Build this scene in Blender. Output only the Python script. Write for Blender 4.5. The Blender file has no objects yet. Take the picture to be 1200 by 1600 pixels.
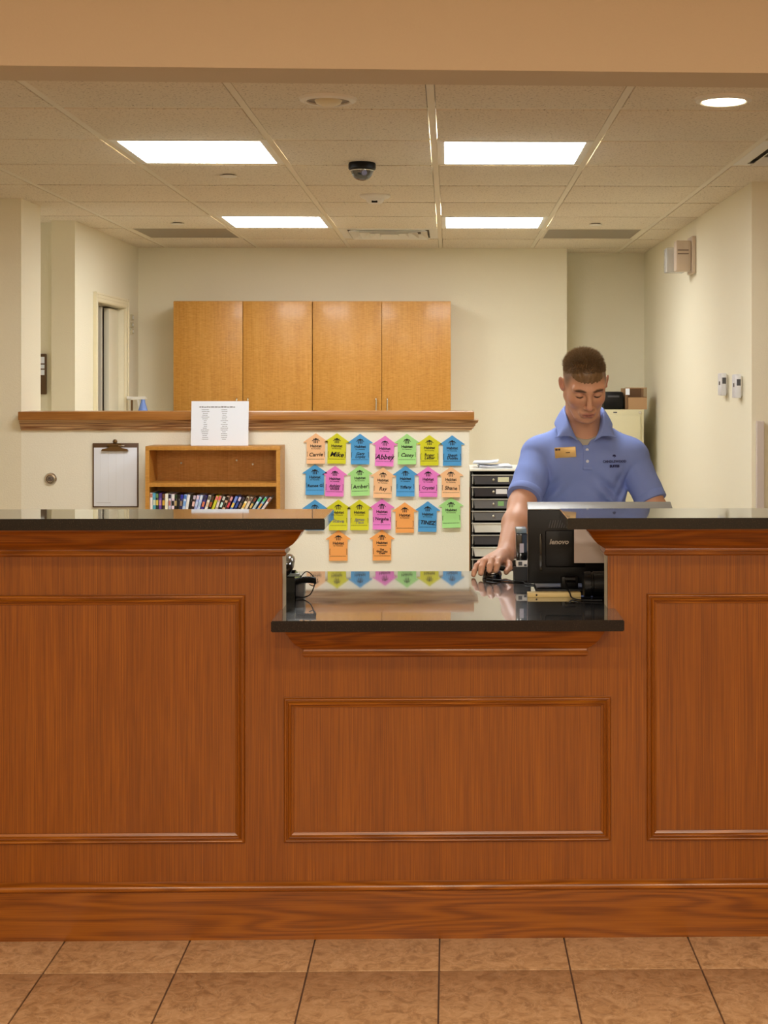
import bpy, bmesh, math, random
import numpy as np
from mathutils import Vector, Matrix
random.seed(7)
S = bpy.context.scene
COL = S.collection
PI = math.pi

# ---------------------------------------------------------------- camera
F, CX, CY, TH, HC = 2230.0, 743.0, 597.0, 0.018, 1.54
cam = bpy.data.cameras.new('camera')
camo = bpy.data.objects.new('camera', cam); COL.objects.link(camo)
camo.location = (0, 0, HC); camo.rotation_euler = (PI/2, 0, -TH)
cam.sensor_fit = 'AUTO'; cam.sensor_width = 36; cam.lens = F/1600*36
cam.shift_x = -(CX-600)/1600; cam.shift_y = -(800-CY)/1600
cam.clip_start = 0.05
S.camera = camo
def wx(px, Y): return ((px-CX)/F + TH)*Y           # room X of a photo column at depth Y
def wz(py, Y): return HC - (py-CY)*Y/F             # room Z of a photo row at depth Y

# ---------------------------------------------------------------- light and exposure
S.view_settings.view_transform = 'Standard'; S.view_settings.look = 'None'
S.view_settings.gamma = 1; S.view_settings.use_curve_mapping = False
S.view_settings.exposure = 0.0
W = bpy.data.worlds.new('world'); S.world = W; W.use_nodes = True
W.node_tree.nodes['Background'].inputs[0].default_value = (1.0, 0.93, 0.83, 1)
W.node_tree.nodes['Background'].inputs[1].default_value = 1.0
def area(name, loc, size, power, color, rot=(0,0,0), sy=None):
    l = bpy.data.lights.new(name, 'AREA'); l.energy = power; l.color = color; l.size = size
    if sy: l.shape = 'RECTANGLE'; l.size_y = sy
    o = bpy.data.objects.new(name, l); COL.objects.link(o); o.location = loc; o.rotation_euler = rot
    return o
# warm ceiling lamps of the lobby, overhead and behind the photographer
for lx, ly, lp in ((-1.5, 0.9, 24), (0.0, 0.9, 24), (1.5, 0.9, 24), (-1.5, -1.3, 66), (0.0, -1.3, 66), (1.5, -1.3, 66)):
    area('lobby_lamp', (lx, ly, 2.93), 0.3, lp, (1.0, 0.905, 0.755))
TROFFER_POWER = 23.0

# ---------------------------------------------------------------- helpers
def lin(c):
    c = c/255.0
    return c/12.92 if c <= 0.04045 else ((c+0.055)/1.055)**2.4
def rgb(r, g, b): return (lin(r), lin(g), lin(b), 1)
MATS = {}
def mat(name, color, rough=0.5, metal=0.0, spec=0.5, ior=None, emit=None, coat=0, bump=None, var=None, trans=0):
    """bump=(scale, strength)  var=(scale, amount) gentle tone variation"""
    if name in MATS: return MATS[name]
    m = bpy.data.materials.new(name); m.use_nodes = True
    nt = m.node_tree; b = nt.nodes['Principled BSDF']
    b.inputs['Base Color'].default_value = color
    b.inputs['Roughness'].default_value = rough
    b.inputs['Metallic'].default_value = metal
    b.inputs['Specular IOR Level'].default_value = spec
    if ior: b.inputs['IOR'].default_value = ior
    if trans: b.inputs['Transmission Weight'].default_value = trans
    if coat: b.inputs['Coat Weight'].default_value = coat; b.inputs['Coat Roughness'].default_value = 0.12
    if emit:
        b.inputs['Emission Color'].default_value = emit[0]; b.inputs['Emission Strength'].default_value = emit[1]
    tc = nt.nodes.new('ShaderNodeTexCoord')
    if bump:
        n = nt.nodes.new('ShaderNodeTexNoise'); n.inputs['Scale'].default_value = bump[0]; n.inputs['Detail'].default_value = 4
        bp = nt.nodes.new('ShaderNodeBump'); bp.inputs['Strength'].default_value = bump[1]; bp.inputs['Distance'].default_value = 0.004
        nt.links.new(tc.outputs['Object'], n.inputs['Vector'])
        nt.links.new(n.outputs['Fac'], bp.inputs['Height']); nt.links.new(bp.outputs['Normal'], b.inputs['Normal'])
    if var:
        n = nt.nodes.new('ShaderNodeTexNoise'); n.inputs['Scale'].default_value = var[0]; n.inputs['Detail'].default_value = 5
        mx = nt.nodes.new('ShaderNodeMix'); mx.data_type = 'RGBA'
        a = var[1]
        mx.inputs[6].default_value = tuple(c*(1-a) for c in color[:3])+(1,)
        mx.inputs[7].default_value = tuple(min(1, c*(1+a)) for c in color[:3])+(1,)
        nt.links.new(tc.outputs['Object'], n.inputs['Vector'])
        nt.links.new(n.outputs['Fac'], mx.inputs[0]); nt.links.new(mx.outputs[2], b.inputs['Base Color'])
    MATS[name] = m
    return m

def ramp(nt, stops):
    r = nt.nodes.new('ShaderNodeValToRGB')
    while len(r.color_ramp.elements) < len(stops): r.color_ramp.elements.new(0.5)
    for e, (p, c) in zip(r.color_ramp.elements, stops): e.position = p; e.color = c
    return r
def wood(name, dark, mid, light, axis='Z', fine=260.0, ring=9.0, ringamt=0.35, rough=0.30, coat=0.3, fleck=0.0, jitter=True, big=.32):
    """oak: fine pore streaks running along axis plus broader growth figure"""
    m = bpy.data.materials.new(name); m.use_nodes = True; nt = m.node_tree; L = nt.links
    b = nt.nodes['Principled BSDF']
    tc = nt.nodes.new('ShaderNodeTexCoord'); oi = nt.nodes.new('ShaderNodeObjectInfo')
    add = nt.nodes.new('ShaderNodeVectorMath'); add.operation = 'ADD'
    mul = nt.nodes.new('ShaderNodeVectorMath'); mul.operation = 'SCALE'; mul.inputs['Scale'].default_value = 1.0 if not jitter else 7.0
    cmb = nt.nodes.new('ShaderNodeCombineXYZ')
    for i in range(3): L.new(oi.outputs['Random'], cmb.inputs[i])
    L.new(cmb.outputs[0], mul.inputs[0]); L.new(tc.outputs['Object'], add.inputs[0]); L.new(mul.outputs[0], add.inputs[1])
    def mapped(s_across, s_along):
        mp = nt.nodes.new('ShaderNodeMapping')
        sc = {'Z': (s_across, s_across, s_along), 'X': (s_along, s_across, s_across), 'Y': (s_across, s_along, s_across)}[axis]
        mp.inputs['Scale'].default_value = sc
        L.new(add.outputs[0], mp.inputs['Vector']); return mp
    m1 = mapped(fine, 4.0)
    n1 = nt.nodes.new('ShaderNodeTexNoise'); n1.inputs['Scale'].default_value = 1; n1.inputs['Detail'].default_value = 3; n1.inputs['Roughness'].default_value = .6
    L.new(m1.outputs[0], n1.inputs['Vector'])
    m2 = mapped(ring, 0.7)
    n2 = nt.nodes.new('ShaderNodeTexNoise'); n2.inputs['Scale'].default_value = 1; n2.inputs['Detail'].default_value = 2
    L.new(m2.outputs[0], n2.inputs['Vector'])
    # growth rings: sine of a smooth field gives cathedral figure
    sn = nt.nodes.new('ShaderNodeMath'); sn.operation = 'MULTIPLY'; sn.inputs[1].default_value = 105
    L.new(n2.outputs['Fac'], sn.inputs[0])
    s2 = nt.nodes.new('ShaderNodeMath'); s2.operation = 'SINE'; L.new(sn.outputs[0], s2.inputs[0])
    s3 = nt.nodes.new('ShaderNodeMath'); s3.operation = 'MULTIPLY_ADD'; s3.inputs[1].default_value = 0.5; s3.inputs[2].default_value = 0.5
    L.new(s2.outputs[0], s3.inputs[0])
    m3 = mapped(14, 0.5)
    n3 = nt.nodes.new('ShaderNodeTexNoise'); n3.inputs['Scale'].default_value = 1; n3.inputs['Detail'].default_value = 1
    L.new(m3.outputs[0], n3.inputs['Vector'])
    mixf = nt.nodes.new('ShaderNodeMix'); mixf.data_type = 'FLOAT'; mixf.inputs[0].default_value = ringamt
    L.new(n1.outputs['Fac'], mixf.inputs[2]); L.new(s3.outputs[0], mixf.inputs[3])
    mixg = nt.nodes.new('ShaderNodeMix'); mixg.data_type = 'FLOAT'; mixg.inputs[0].default_value = big
    L.new(mixf.outputs[0], mixg.inputs[2]); L.new(n3.outputs['Fac'], mixg.inputs[3])
    out = mixg.outputs[0]
    if fleck:
        ax = {'Z': (9, 9, 160), 'X': (160, 9, 9), 'Y': (9, 160, 9)}[axis]
        mp = nt.nodes.new('ShaderNodeMapping'); mp.inputs['Scale'].default_value = (45, 45, 240)
        L.new(add.outputs[0], mp.inputs['Vector'])
        n4 = nt.nodes.new('ShaderNodeTexNoise'); n4.inputs['Scale'].default_value = 1; n4.inputs['Detail'].default_value = 2
        L.new(mp.outputs[0], n4.inputs['Vector'])
        mh = nt.nodes.new('ShaderNodeMix'); mh.data_type = 'FLOAT'; mh.inputs[0].default_value = fleck
        L.new(out, mh.inputs[2]); L.new(n4.outputs['Fac'], mh.inputs[3]); out = mh.outputs[0]
    r = ramp(nt, [(0.30, dark), (0.5, mid), (0.68, light)])
    L.new(out, r.inputs[0]); L.new(r.outputs[0], b.inputs['Base Color'])
    bp = nt.nodes.new('ShaderNodeBump'); bp.inputs['Strength'].default_value = .12; bp.inputs['Distance'].default_value = .001
    L.new(n1.outputs['Fac'], bp.inputs['Height']); L.new(bp.outputs[0], b.inputs['Normal'])
    b.inputs['Roughness'].default_value = rough
    b.inputs['Coat Weight'].default_value = coat; b.inputs['Coat Roughness'].default_value = 0.15
    MATS[name] = m
    return m

# -- mesh pieces
def box(bm, x0, x1, y0, y1, z0, z1, bev=0, M=None):
    r = bmesh.ops.create_cube(bm, size=1)
    vs = r['verts']
    for v in vs:
        v.co = Vector((x0+(v.co.x+.5)*(x1-x0), y0+(v.co.y+.5)*(y1-y0), z0+(v.co.z+.5)*(z1-z0)))
    if bev:
        es = list({e for v in vs for e in v.link_edges})
        rr = bmesh.ops.bevel(bm, geom=es, offset=bev, segments=2, affect='EDGES', profile=.5)
        vs = list({v for f in rr['faces'] for v in f.verts} | {v for v in vs if v.is_valid})
    if M is not None: bmesh.ops.transform(bm, matrix=M, verts=vs)
    return vs
def cyl(bm, p0, p1, r0, r1=None, seg=16, cap=True):
    p0, p1 = Vector(p0), Vector(p1); r1 = r0 if r1 is None else r1
    d = p1-p0; q = d.to_track_quat('Z', 'Y').to_matrix().to_4x4()
    M = Matrix.Translation((p0+p1)/2) @ q
    return bmesh.ops.create_cone(bm, cap_ends=cap, segments=seg, radius1=r0, radius2=r1, depth=d.length, matrix=M)['verts']
def ball(bm, c, r, seg=16, sc=(1, 1, 1)):
    M = Matrix.Translation(Vector(c)) @ Matrix.Diagonal((r*sc[0], r*sc[1], r*sc[2], 1))
    return bmesh.ops.create_uvsphere(bm, u_segments=seg, v_segments=max(6, seg//2), radius=1, matrix=M)['verts']
def lathe(bm, prof, M=None, seg=32):
    """profile of (radius, height) turned about local Z"""
    M = M or Matrix()
    rings = []
    for r, z in prof:
        if r < 1e-6: rings.append([bm.verts.new(M @ Vector((0, 0, z)))])
        else: rings.append([bm.verts.new(M @ Vector((r*math.cos(2*PI*i/seg), r*math.sin(2*PI*i/seg), z))) for i in range(seg)])
    for a, b in zip(rings, rings[1:]):
        for i in range(seg):
            j = (i+1) % seg
            if len(a) == 1 and len(b) == 1: continue
            if len(a) == 1: bm.faces.new((a[0], b[i], b[j]))
            elif len(b) == 1: bm.faces.new((a[i], a[j], b[0]))
            else: bm.faces.new((a[i], a[j], b[j], b[i]))
def prism(bm, poly, fn, d0, d1):
    """extrude the 2D outline between depths d0 and d1; fn(u, v, d) gives the point"""
    a = [bm.verts.new(fn(u, v, d0)) for u, v in poly]; b = [bm.verts.new(fn(u, v, d1)) for u, v in poly]
    bm.faces.new(a); bm.faces.new(b[::-1])
    n = len(poly)
    for i in range(n): bm.faces.new((a[i], b[i], b[(i+1) % n], a[(i+1) % n]))
    return a+b
def tube(bm, pts, r, seg=8, closed=False):
    pts = [Vector(p) for p in pts]; n = len(pts); rings = []
    up = Vector((0.13, 0.31, 0.94)).normalized()
    for i, p in enumerate(pts):
        t = (pts[min(i+1, n-1)]-pts[max(i-1, 0)]).normalized()
        a = t.cross(up)
        a = a.normalized() if a.length > 1e-4 else Vector((1, 0, 0))
        up = a.cross(t).normalized()
        rr = r[i] if isinstance(r, (list, tuple)) else r
        rings.append([bm.verts.new(p + rr*(math.cos(2*PI*k/seg)*a + math.sin(2*PI*k/seg)*up)) for k in range(seg)])
    for A, B in zip(rings, rings[1:]):
        for k in range(seg): bm.faces.new((A[k], A[(k+1) % seg], B[(k+1) % seg], B[k]))
    bm.faces.new(rings[0][::-1]); bm.faces.new(rings[-1])
def smooth_path(pts, n=6):
    P = [Vector(p) for p in pts]; out = []
    for i in range(len(P)-1):
        p0, p1, p2, p3 = P[max(i-1, 0)], P[i], P[i+1], P[min(i+2, len(P)-1)]
        for k in range(n):
            t = k/n
            out.append(.5*((2*p1)+(-p0+p2)*t+(2*p0-5*p1+4*p2-p3)*t*t+(-p0+3*p1-3*p2+p3)*t**3))
    out.append(P[-1]); return out

ORG = {}
def finish(o, me, m, smooth, angle=0.7):
    if m:
        for mm in (m if isinstance(m, (list, tuple)) else [m]): me.materials.append(mm)
    if smooth:
        for p in me.polygons: p.use_smooth = True
        me.set_sharp_from_angle(angle=angle)
def obj(name, bm, m, parent=None, smooth=True, origin=None, angle=0.7):
    """link one mesh (authored in room coordinates) with its origin at its base centre"""
    bmesh.ops.recalc_face_normals(bm, faces=bm.faces)
    cs = [v.co for v in bm.verts]
    lo = Vector((min(c[i] for c in cs) for i in range(3))); hi = Vector((max(c[i] for c in cs) for i in range(3)))
    og = Vector(origin) if origin else Vector(((lo.x+hi.x)/2, (lo.y+hi.y)/2, lo.z))
    for v in bm.verts: v.co -= og
    me = bpy.data.meshes.new(name); bm.to_mesh(me); bm.free()
    o = bpy.data.objects.new(name, me); COL.objects.link(o)
    finish(o, me, m, smooth, angle)
    if parent: o.parent = parent; o.location = og - ORG[parent.name]
    else: o.location = og
    ORG[o.name] = og
    return o
def adopt(name, me, m, parent=None, origin=(0, 0, 0), smooth=True, angle=0.7):
    og = Vector(origin); me.transform(Matrix.Translation(-og))
    o = bpy.data.objects.new(name, me); COL.objects.link(o); finish(o, me, m, smooth, angle)
    if parent: o.parent = parent; o.location = og - ORG[parent.name]
    else: o.location = og
    ORG[o.name] = og
    return o
def tag(o, label=None, cat=None, group=None, kind=None):
    if label: o['label'] = label
    if cat: o['category'] = cat
    if group: o['group'] = group
    if kind: o['kind'] = kind
    return o
def thing(name, loc, label, cat, group=None):
    o = bpy.data.objects.new(name, None); COL.objects.link(o); o.location = loc; o.empty_display_size = .05
    ORG[o.name] = Vector(loc)
    return tag(o, label, cat, group)
def share(src, name, parent, world_origin):
    """another piece alike: shares mesh data"""
    o = src.copy(); o.name = name; COL.objects.link(o); o.parent = parent
    wo = Vector(world_origin); o.location = wo - (ORG[parent.name] if parent else Vector()); ORG[o.name] = wo
    return o
def bb(*a, **k):
    bm = bmesh.new(); box(bm, *a, **k); return bm
def text(name, s, size, m, parent, M, ex=0.0003, align='CENTER', shear=0, bold=0):
    """lettering as a mesh; local x right, y up, placed by M"""
    c = bpy.data.curves.new(name, 'FONT'); c.body = s; c.size = size; c.align_x = align; c.align_y = 'CENTER'
    c.shear = shear; c.offset = bold; c.extrude = ex; c.resolution_u = 2
    t = bpy.data.objects.new('t', c); COL.objects.link(t)
    bpy.context.view_layer.update()
    me = bpy.data.meshes.new_from_object(t.evaluated_get(bpy.context.evaluated_depsgraph_get()))
    bpy.data.objects.remove(t); bpy.data.curves.remove(c)
    me.materials.clear(); me.transform(M)
    og = M.translation.copy()
    return adopt(name, me, m, parent, origin=og, smooth=False)
def FACE(x, y, z, rot=0):    # a frame whose x is right and y is up on a surface facing the camera side (-Y)
    return Matrix.Translation((x, y, z)) @ Matrix.Rotation(rot, 4, 'Y') @ Matrix.Rotation(PI/2, 4, 'X')

# ---------------------------------------------------------------- materials
M_wall = mat('cream_wall_paint', rgb(238, 231, 207), .75, bump=(190, .35), var=(1.2, .02))
M_wall_lit = mat('lit_wall_paint', rgb(246, 242, 224), .75, bump=(190, .3), var=(1.5, .02))  # wall paint made paler to stand in for stronger light on the partition
M_header = mat('tan_header_paint', rgb(212, 194, 166), .8, bump=(150, .25), var=(1, .02))
M_grid = mat('ceiling_grid_metal', rgb(232, 222, 200), .5)
M_white = mat('white_plastic', rgb(232, 228, 218), .4)
M_whitemetal = mat('white_enamel', rgb(240, 238, 228), .35)
M_black = mat('black_plastic', rgb(9, 8, 9), .4, spec=.25, bump=(400, .05))
M_blackgloss = mat('glossy_black_plastic', rgb(12, 12, 13), .12)
M_darkgrey = mat('dark_grey_plastic', rgb(70, 70, 75), .35)
M_midgrey = mat('grey_translucent_plastic', rgb(118, 118, 120), .3)
M_chrome = mat('chrome', rgb(215, 212, 205), .2, metal=1)
M_brass = mat('bronze_metal', rgb(120, 95, 60), .35, metal=.8)
M_paper = mat('white_paper', rgb(238, 244, 255), .7)
M_ink = mat('black_ink', rgb(24, 20, 24), .8)
M_greyink = mat('grey_ink', rgb(120, 120, 125), .8)
M_glass = mat('clear_plastic', rgb(235, 240, 245), .06, trans=.9)
M_kraft = mat('cardboard', rgb(178, 140, 100), .8, var=(20, .06))
M_beige = mat('beige_steel', rgb(216, 208, 172), .4)
M_emit = mat('light_diffuser', rgb(250, 250, 250), .4, emit=((.98, 1.0, 1.0, 1), TROFFER_POWER))
M_oakV = wood('desk_oak_vertical', rgb(104, 51, 5), rgb(134, 72, 8), rgb(158, 90, 15), 'Z', fine=620, ring=7, ringamt=.03, big=.16)
M_oakH = wood('desk_oak_horizontal', rgb(110, 56, 8), rgb(144, 81, 13), rgb(170, 102, 24), 'X', fine=460, ring=9, ringamt=.22, big=.12)
M_oakB = wood('desk_oak_baseboard', rgb(104, 52, 6), rgb(136, 75, 10), rgb(152, 88, 16), 'X', fine=420, ring=8, ringamt=.24, big=.10)
M_maple = wood('cabinet_veneer', rgb(172, 112, 38), rgb(196, 138, 56), rgb(210, 154, 76), 'Z', fine=160, ring=3, ringamt=.04, rough=.45, coat=.12, fleck=.45)
M_capH = wood('cap_veneer', rgb(146, 90, 34), rgb(170, 112, 48), rgb(186, 128, 62), 'X', fine=200, ring=5, ringamt=.1, rough=.35)
M_oakraw = wood('pale_oak_moulding', rgb(138, 92, 52), rgb(190, 148, 102), rgb(216, 182, 138), 'X', fine=260, ring=14, ringamt=.5, rough=.45, coat=.1)
def ceiling_tile_mat():
    m = mat('mineral_fibre_tile', rgb(232, 220, 198), .9)
    nt = m.node_tree; L = nt.links; b = nt.nodes['Principled BSDF']
    tc = nt.nodes.new('ShaderNodeTexCoord'); oi = nt.nodes.new('ShaderNodeObjectInfo')
    v = nt.nodes.new('ShaderNodeVectorMath'); v.operation = 'ADD'
    L.new(tc.outputs['Object'], v.inputs[0]); L.new(oi.outputs['Location'], v.inputs[1])
    n = nt.nodes.new('ShaderNodeTexNoise'); n.inputs['Scale'].default_value = 130; n.inputs['Detail'].default_value = 3
    L.new(v.outputs[0], n.inputs['Vector'])
    r = ramp(nt, [(0.30, rgb(176, 160, 136)), (.42, rgb(232, 220, 198)), (1, rgb(238, 227, 206))])
    L.new(n.outputs['Fac'], r.inputs[0]); L.new(r.outputs[0], b.inputs['Base Color'])
    bp = nt.nodes.new('ShaderNodeBump'); bp.inputs['Strength'].default_value = .5; bp.inputs['Distance'].default_value = .002
    L.new(n.outputs['Fac'], bp.inputs['Height']); L.new(bp.outputs[0], b.inputs['Normal'])
    return m
M_tile = ceiling_tile_mat()
def floor_tile_mat():
    m = mat('stoneware_tile', rgb(170, 120, 78), .38)
    nt = m.node_tree; L = nt.links; b = nt.nodes['Principled BSDF']
    tc = nt.nodes.new('ShaderNodeTexCoord'); oi = nt.nodes.new('ShaderNodeObjectInfo')
    cmb = nt.nodes.new('ShaderNodeVectorMath'); cmb.operation = 'MULTIPLY_ADD'
    L.new(oi.outputs['Location'], cmb.inputs[0]); cmb.inputs[1].default_value = (3.7, 5.1, 1); L.new(tc.outputs['Object'], cmb.inputs[2])
    n = nt.nodes.new('ShaderNodeTexNoise'); n.inputs['Scale'].default_value = 24; n.inputs['Detail'].default_value = 9; n.inputs['Roughness'].default_value = .68; n.inputs['Distortion'].default_value = 1.1
    L.new(cmb.outputs[0], n.inputs['Vector'])
    n2 = nt.nodes.new('ShaderNodeTexNoise'); n2.inputs['Scale'].default_value = 9; n2.inputs['Detail'].default_value = 6; n2.inputs['Distortion'].default_value = 3
    L.new(cmb.outputs[0], n2.inputs['Vector'])
    # thin pale veins where the second field crosses its middle
    s = nt.nodes.new('ShaderNodeMath'); s.operation = 'SUBTRACT'; s.inputs[1].default_value = .5; L.new(n2.outputs['Fac'], s.inputs[0])
    a = nt.nodes.new('ShaderNodeMath'); a.operation = 'ABSOLUTE'; L.new(s.outputs[0], a.inputs[0])
    g = nt.nodes.new('ShaderNodeMapRange'); g.inputs[1].default_value = 0; g.inputs[2].default_value = .022; g.inputs[3].default_value = .42; g.inputs[4].default_value = 0
    L.new(a.outputs[0], g.inputs[0])
    r = ramp(nt, [(0.34, rgb(160, 122, 84)), (.5, rgb(194, 154, 112)), (.66, rgb(212, 174, 132))])
    L.new(n.outputs['Fac'], r.inputs[0])
    mx = nt.nodes.new('ShaderNodeMix'); mx.data_type = 'RGBA'; mx.inputs[7].default_value = rgb(226, 194, 156)
    L.new(g.outputs[0], mx.inputs[0]); L.new(r.outputs[0], mx.inputs[6]); L.new(mx.outputs[2], b.inputs['Base Color'])
    bp = nt.nodes.new('ShaderNodeBump'); bp.inputs['Strength'].default_value = .35; bp.inputs['Distance'].default_value = .003
    L.new(n.outputs['Fac'], bp.inputs['Height']); L.new(bp.outputs[0], b.inputs['Normal'])
    return m
M_floor = floor_tile_mat()
M_grout = mat('grout', rgb(128, 102, 84), .9, var=(30, .1))
def granite_mat():
    m = bpy.data.materials.new('black_granite'); m.use_nodes = True
    nt = m.node_tree; L = nt.links; b = nt.nodes['Principled BSDF']; out = nt.nodes['Material Output']
    tc = nt.nodes.new('ShaderNodeTexCoord')
    v = nt.nodes.new('ShaderNodeTexNoise'); v.inputs['Scale'].default_value = 420; v.inputs['Detail'].default_value = 2
    L.new(tc.outputs['Object'], v.inputs['Vector'])
    r = ramp(nt, [(.45, rgb(14, 11, 9)), (.62, rgb(26, 20, 16)), (.72, rgb(70, 58, 46))])
    L.new(v.outputs['Fac'], r.inputs[0]); L.new(r.outputs[0], b.inputs['Base Color'])
    b.inputs['Roughness'].default_value = .3; b.inputs['Specular IOR Level'].default_value = .1
    # polished, waxed stone: mirror-like towards grazing angles
    lw = nt.nodes.new('ShaderNodeLayerWeight'); lw.inputs['Blend'].default_value = .5
    pw = nt.nodes.new('ShaderNodeMath'); pw.operation = 'POWER'; pw.inputs[1].default_value = 2.0; L.new(lw.outputs['Facing'], pw.inputs[0])
    ml = nt.nodes.new('ShaderNodeMath'); ml.operation = 'MULTIPLY_ADD'; ml.inputs[1].default_value = .82; ml.inputs[2].default_value = .03; L.new(pw.outputs[0], ml.inputs[0])
    g = nt.nodes.new('ShaderNodeBsdfGlossy'); g.inputs['Roughness'].default_value = .03; g.inputs['Color'].default_value = (.93, .95, .97, 1)
    mx = nt.nodes.new('ShaderNodeMixShader'); L.new(ml.outputs[0], mx.inputs[0]); L.new(b.outputs[0], mx.inputs[1]); L.new(g.outputs[0], mx.inputs[2])
    L.new(mx.outputs[0], out.inputs['Surface']); MATS['black_granite'] = m
    return m
M_granite = granite_mat()
# ================================================================ THE SETTING
CEIL = 2.44
def struct(name, bm, m, parent=None, smooth=False):
    o = obj(name, bm, m, parent, smooth)
    if not parent: o['kind'] = 'structure'
    return o
# floor: grout bed with single stoneware tiles in front of the desk
floor = struct('floor', bb(-3.6, 3.6, -2.2, 10.6, -.06, -.006), M_grout)
PT = .344; x00 = -.028; y00 = 3.737
proto = None
for j in range(-7, 2):
    for i in range(-8, 9):
        cx, cy = x00+(i+.5)*PT, y00+(j-.5)*PT
        if proto is None:
            h = PT/2-.0022
            bm = bb(-h, h, -h, h, -.0065, 0, bev=.0012)
            proto = obj('floor_tile', bm, M_floor, None, origin=(0, 0, -.0065))
            proto.parent = floor; proto.location = Vector((cx, cy, -.0065+random.uniform(0, .0006)))-ORG['floor']; ORG[proto.name] = Vector((cx, cy, -.0065))
        else:
            share(proto, 'floor_tile', floor, (cx, cy, -.0065+random.uniform(0, .0006)))
M_carpet = mat('office_carpet', rgb(200, 186, 158), .95, bump=(300, .6), var=(60, .15))  # unseen carpet, its tone made pale to bounce light onto the ceiling
obj('carpet', bb(-3.5, 3.5, 4.12, 10.5, -.006, .004), M_carpet, floor, False)

# walls (thick blocks standing where their faces show)
def wall(name, *a, m=None): return struct(name, bb(*a), m or M_wall)
wall('wall_back', -2.18, wx(886, 9.57), 9.57, 10.35, 0, 2.6)
wall('wall_back.001', wx(886, 9.57), 1.45, 9.90, 10.35, 0, 2.6)
wall('wall_right', 1.352, 3.2, 6.37, 10.35, 0, 2.6)
wall('wall_left', -3.3, -2.09, 7.0, 7.33, 0, 2.6)
wall('wall_left.002', -3.3, -2.21, 8.06, 8.3, 0, 2.6)
# left wall of the office with its doorway (face at X=-2.08)
LX = -2.08
d0, d1 = -LX/(-((203-CX)/F+TH)), 0
def yl(px): return LX/((px-CX)/F+TH)      # depth of a photo column on the left wall
ya, yb = yl(152), yl(196)                 # doorway clear opening
dz = wz(467, yl(152))-.02
bm = bmesh.new()
box(bm, -2.21, LX, 7.96, ya, 0, 2.6); box(bm, -2.21, LX, yb, 9.57, 0, 2.6); box(bm, -2.21, LX, ya, yb, dz, 2.6)
struct('wall_left.001', bm, M_wall)
wall('wall_side', -3.3, -2.6, 8.3, 10.35, 0, 2.6)
wall('wall_corridor', -2.6, -2.18, 9.9, 10.35, 0, 2.6)
# door casing and the folded door leaves
bm = bmesh.new()
cw = .058
box(bm, LX, LX+.016, ya-cw, ya, 0, dz+cw, bev=.003); box(bm, LX+.012, LX+.022, ya-cw, ya-cw+.014, 0, dz+cw, bev=.003)
box(bm, LX, LX+.016, yb, yb+cw, 0, dz+cw, bev=.003); box(bm, LX+.012, LX+.022, yb+cw-.014, yb+cw, 0, dz+cw, bev=.003)
box(bm, LX, LX+.016, ya, yb, dz, dz+cw, bev=.003)
for k in range(3): box(bm, LX+.014, LX+.021-.001*k, ya-cw, yb+cw, dz+cw-.013-k*.02, dz+cw-.005-k*.02, bev=.001)
struct('trim_1', bm, mat('cream_door_paint', rgb(238, 228, 196), .45))
M_leaf = mat('cream_leaf', rgb(232, 224, 200), .5)
tag(obj('door_1', bb(-2.148, -2.115, 8.90, yb-.002, .01, dz-.012, bev=.002), M_leaf), kind='structure')
tag(obj('door_2', bb(-2.146, -2.117, 8.72, 8.74, .01, dz-.012, bev=.002), mat('grey_leaf', rgb(206, 198, 180), .5)), kind='structure')
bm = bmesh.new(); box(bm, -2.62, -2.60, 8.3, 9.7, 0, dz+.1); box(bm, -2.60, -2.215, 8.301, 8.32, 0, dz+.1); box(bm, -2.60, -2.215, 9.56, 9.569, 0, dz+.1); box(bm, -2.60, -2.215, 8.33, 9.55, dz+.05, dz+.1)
struct('wall_closet', bm, mat('closet_shade', rgb(34, 28, 22), .9))  # closet interior coloured near-black in place of its deep shade
# low partition behind the desk and its wooden cap
PX1 = wx(733, 7.0)
struct('wall_middle', bb(-2.09, PX1, 7.0, 7.11, 0, 1.33), M_wall_lit)
cap = tag(obj('partition_cap', bb(-2.086, wx(741, 6.93), 6.93, 7.18, 1.356, 1.397, bev=.004), M_capH), 'brown veneered wooden cap running along the top of the low cream partition', 'ledge')
prof = [(0, 0), (.012, 0), (.014, .007), (.022, .011), (.022, .017), (.030, .024), (.030, .031), (.041, .038), (.046, .052), (0, .052)]
bm = bmesh.new()
rings = []
for o_, z_ in prof:
    rings.append([bm.verts.new((x, y, 1.304+z_)) for x, y in ((-2.088, 7.0-o_), (PX1+o_, 7.0-o_), (PX1+o_, 7.11+o_), (-2.088, 7.11+o_))])
for a, b in zip(rings, rings[1:]):
    for i in range(4): bm.faces.new((a[i], a[(i+1) % 4], b[(i+1) % 4], b[i]))
bm.faces.new(rings[0][::-1]); bm.faces.new(rings[-1])
tag(obj('moulding', bm, M_oakraw, cap, angle=.3), 'paler striped oak moulding under the cap')

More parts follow.
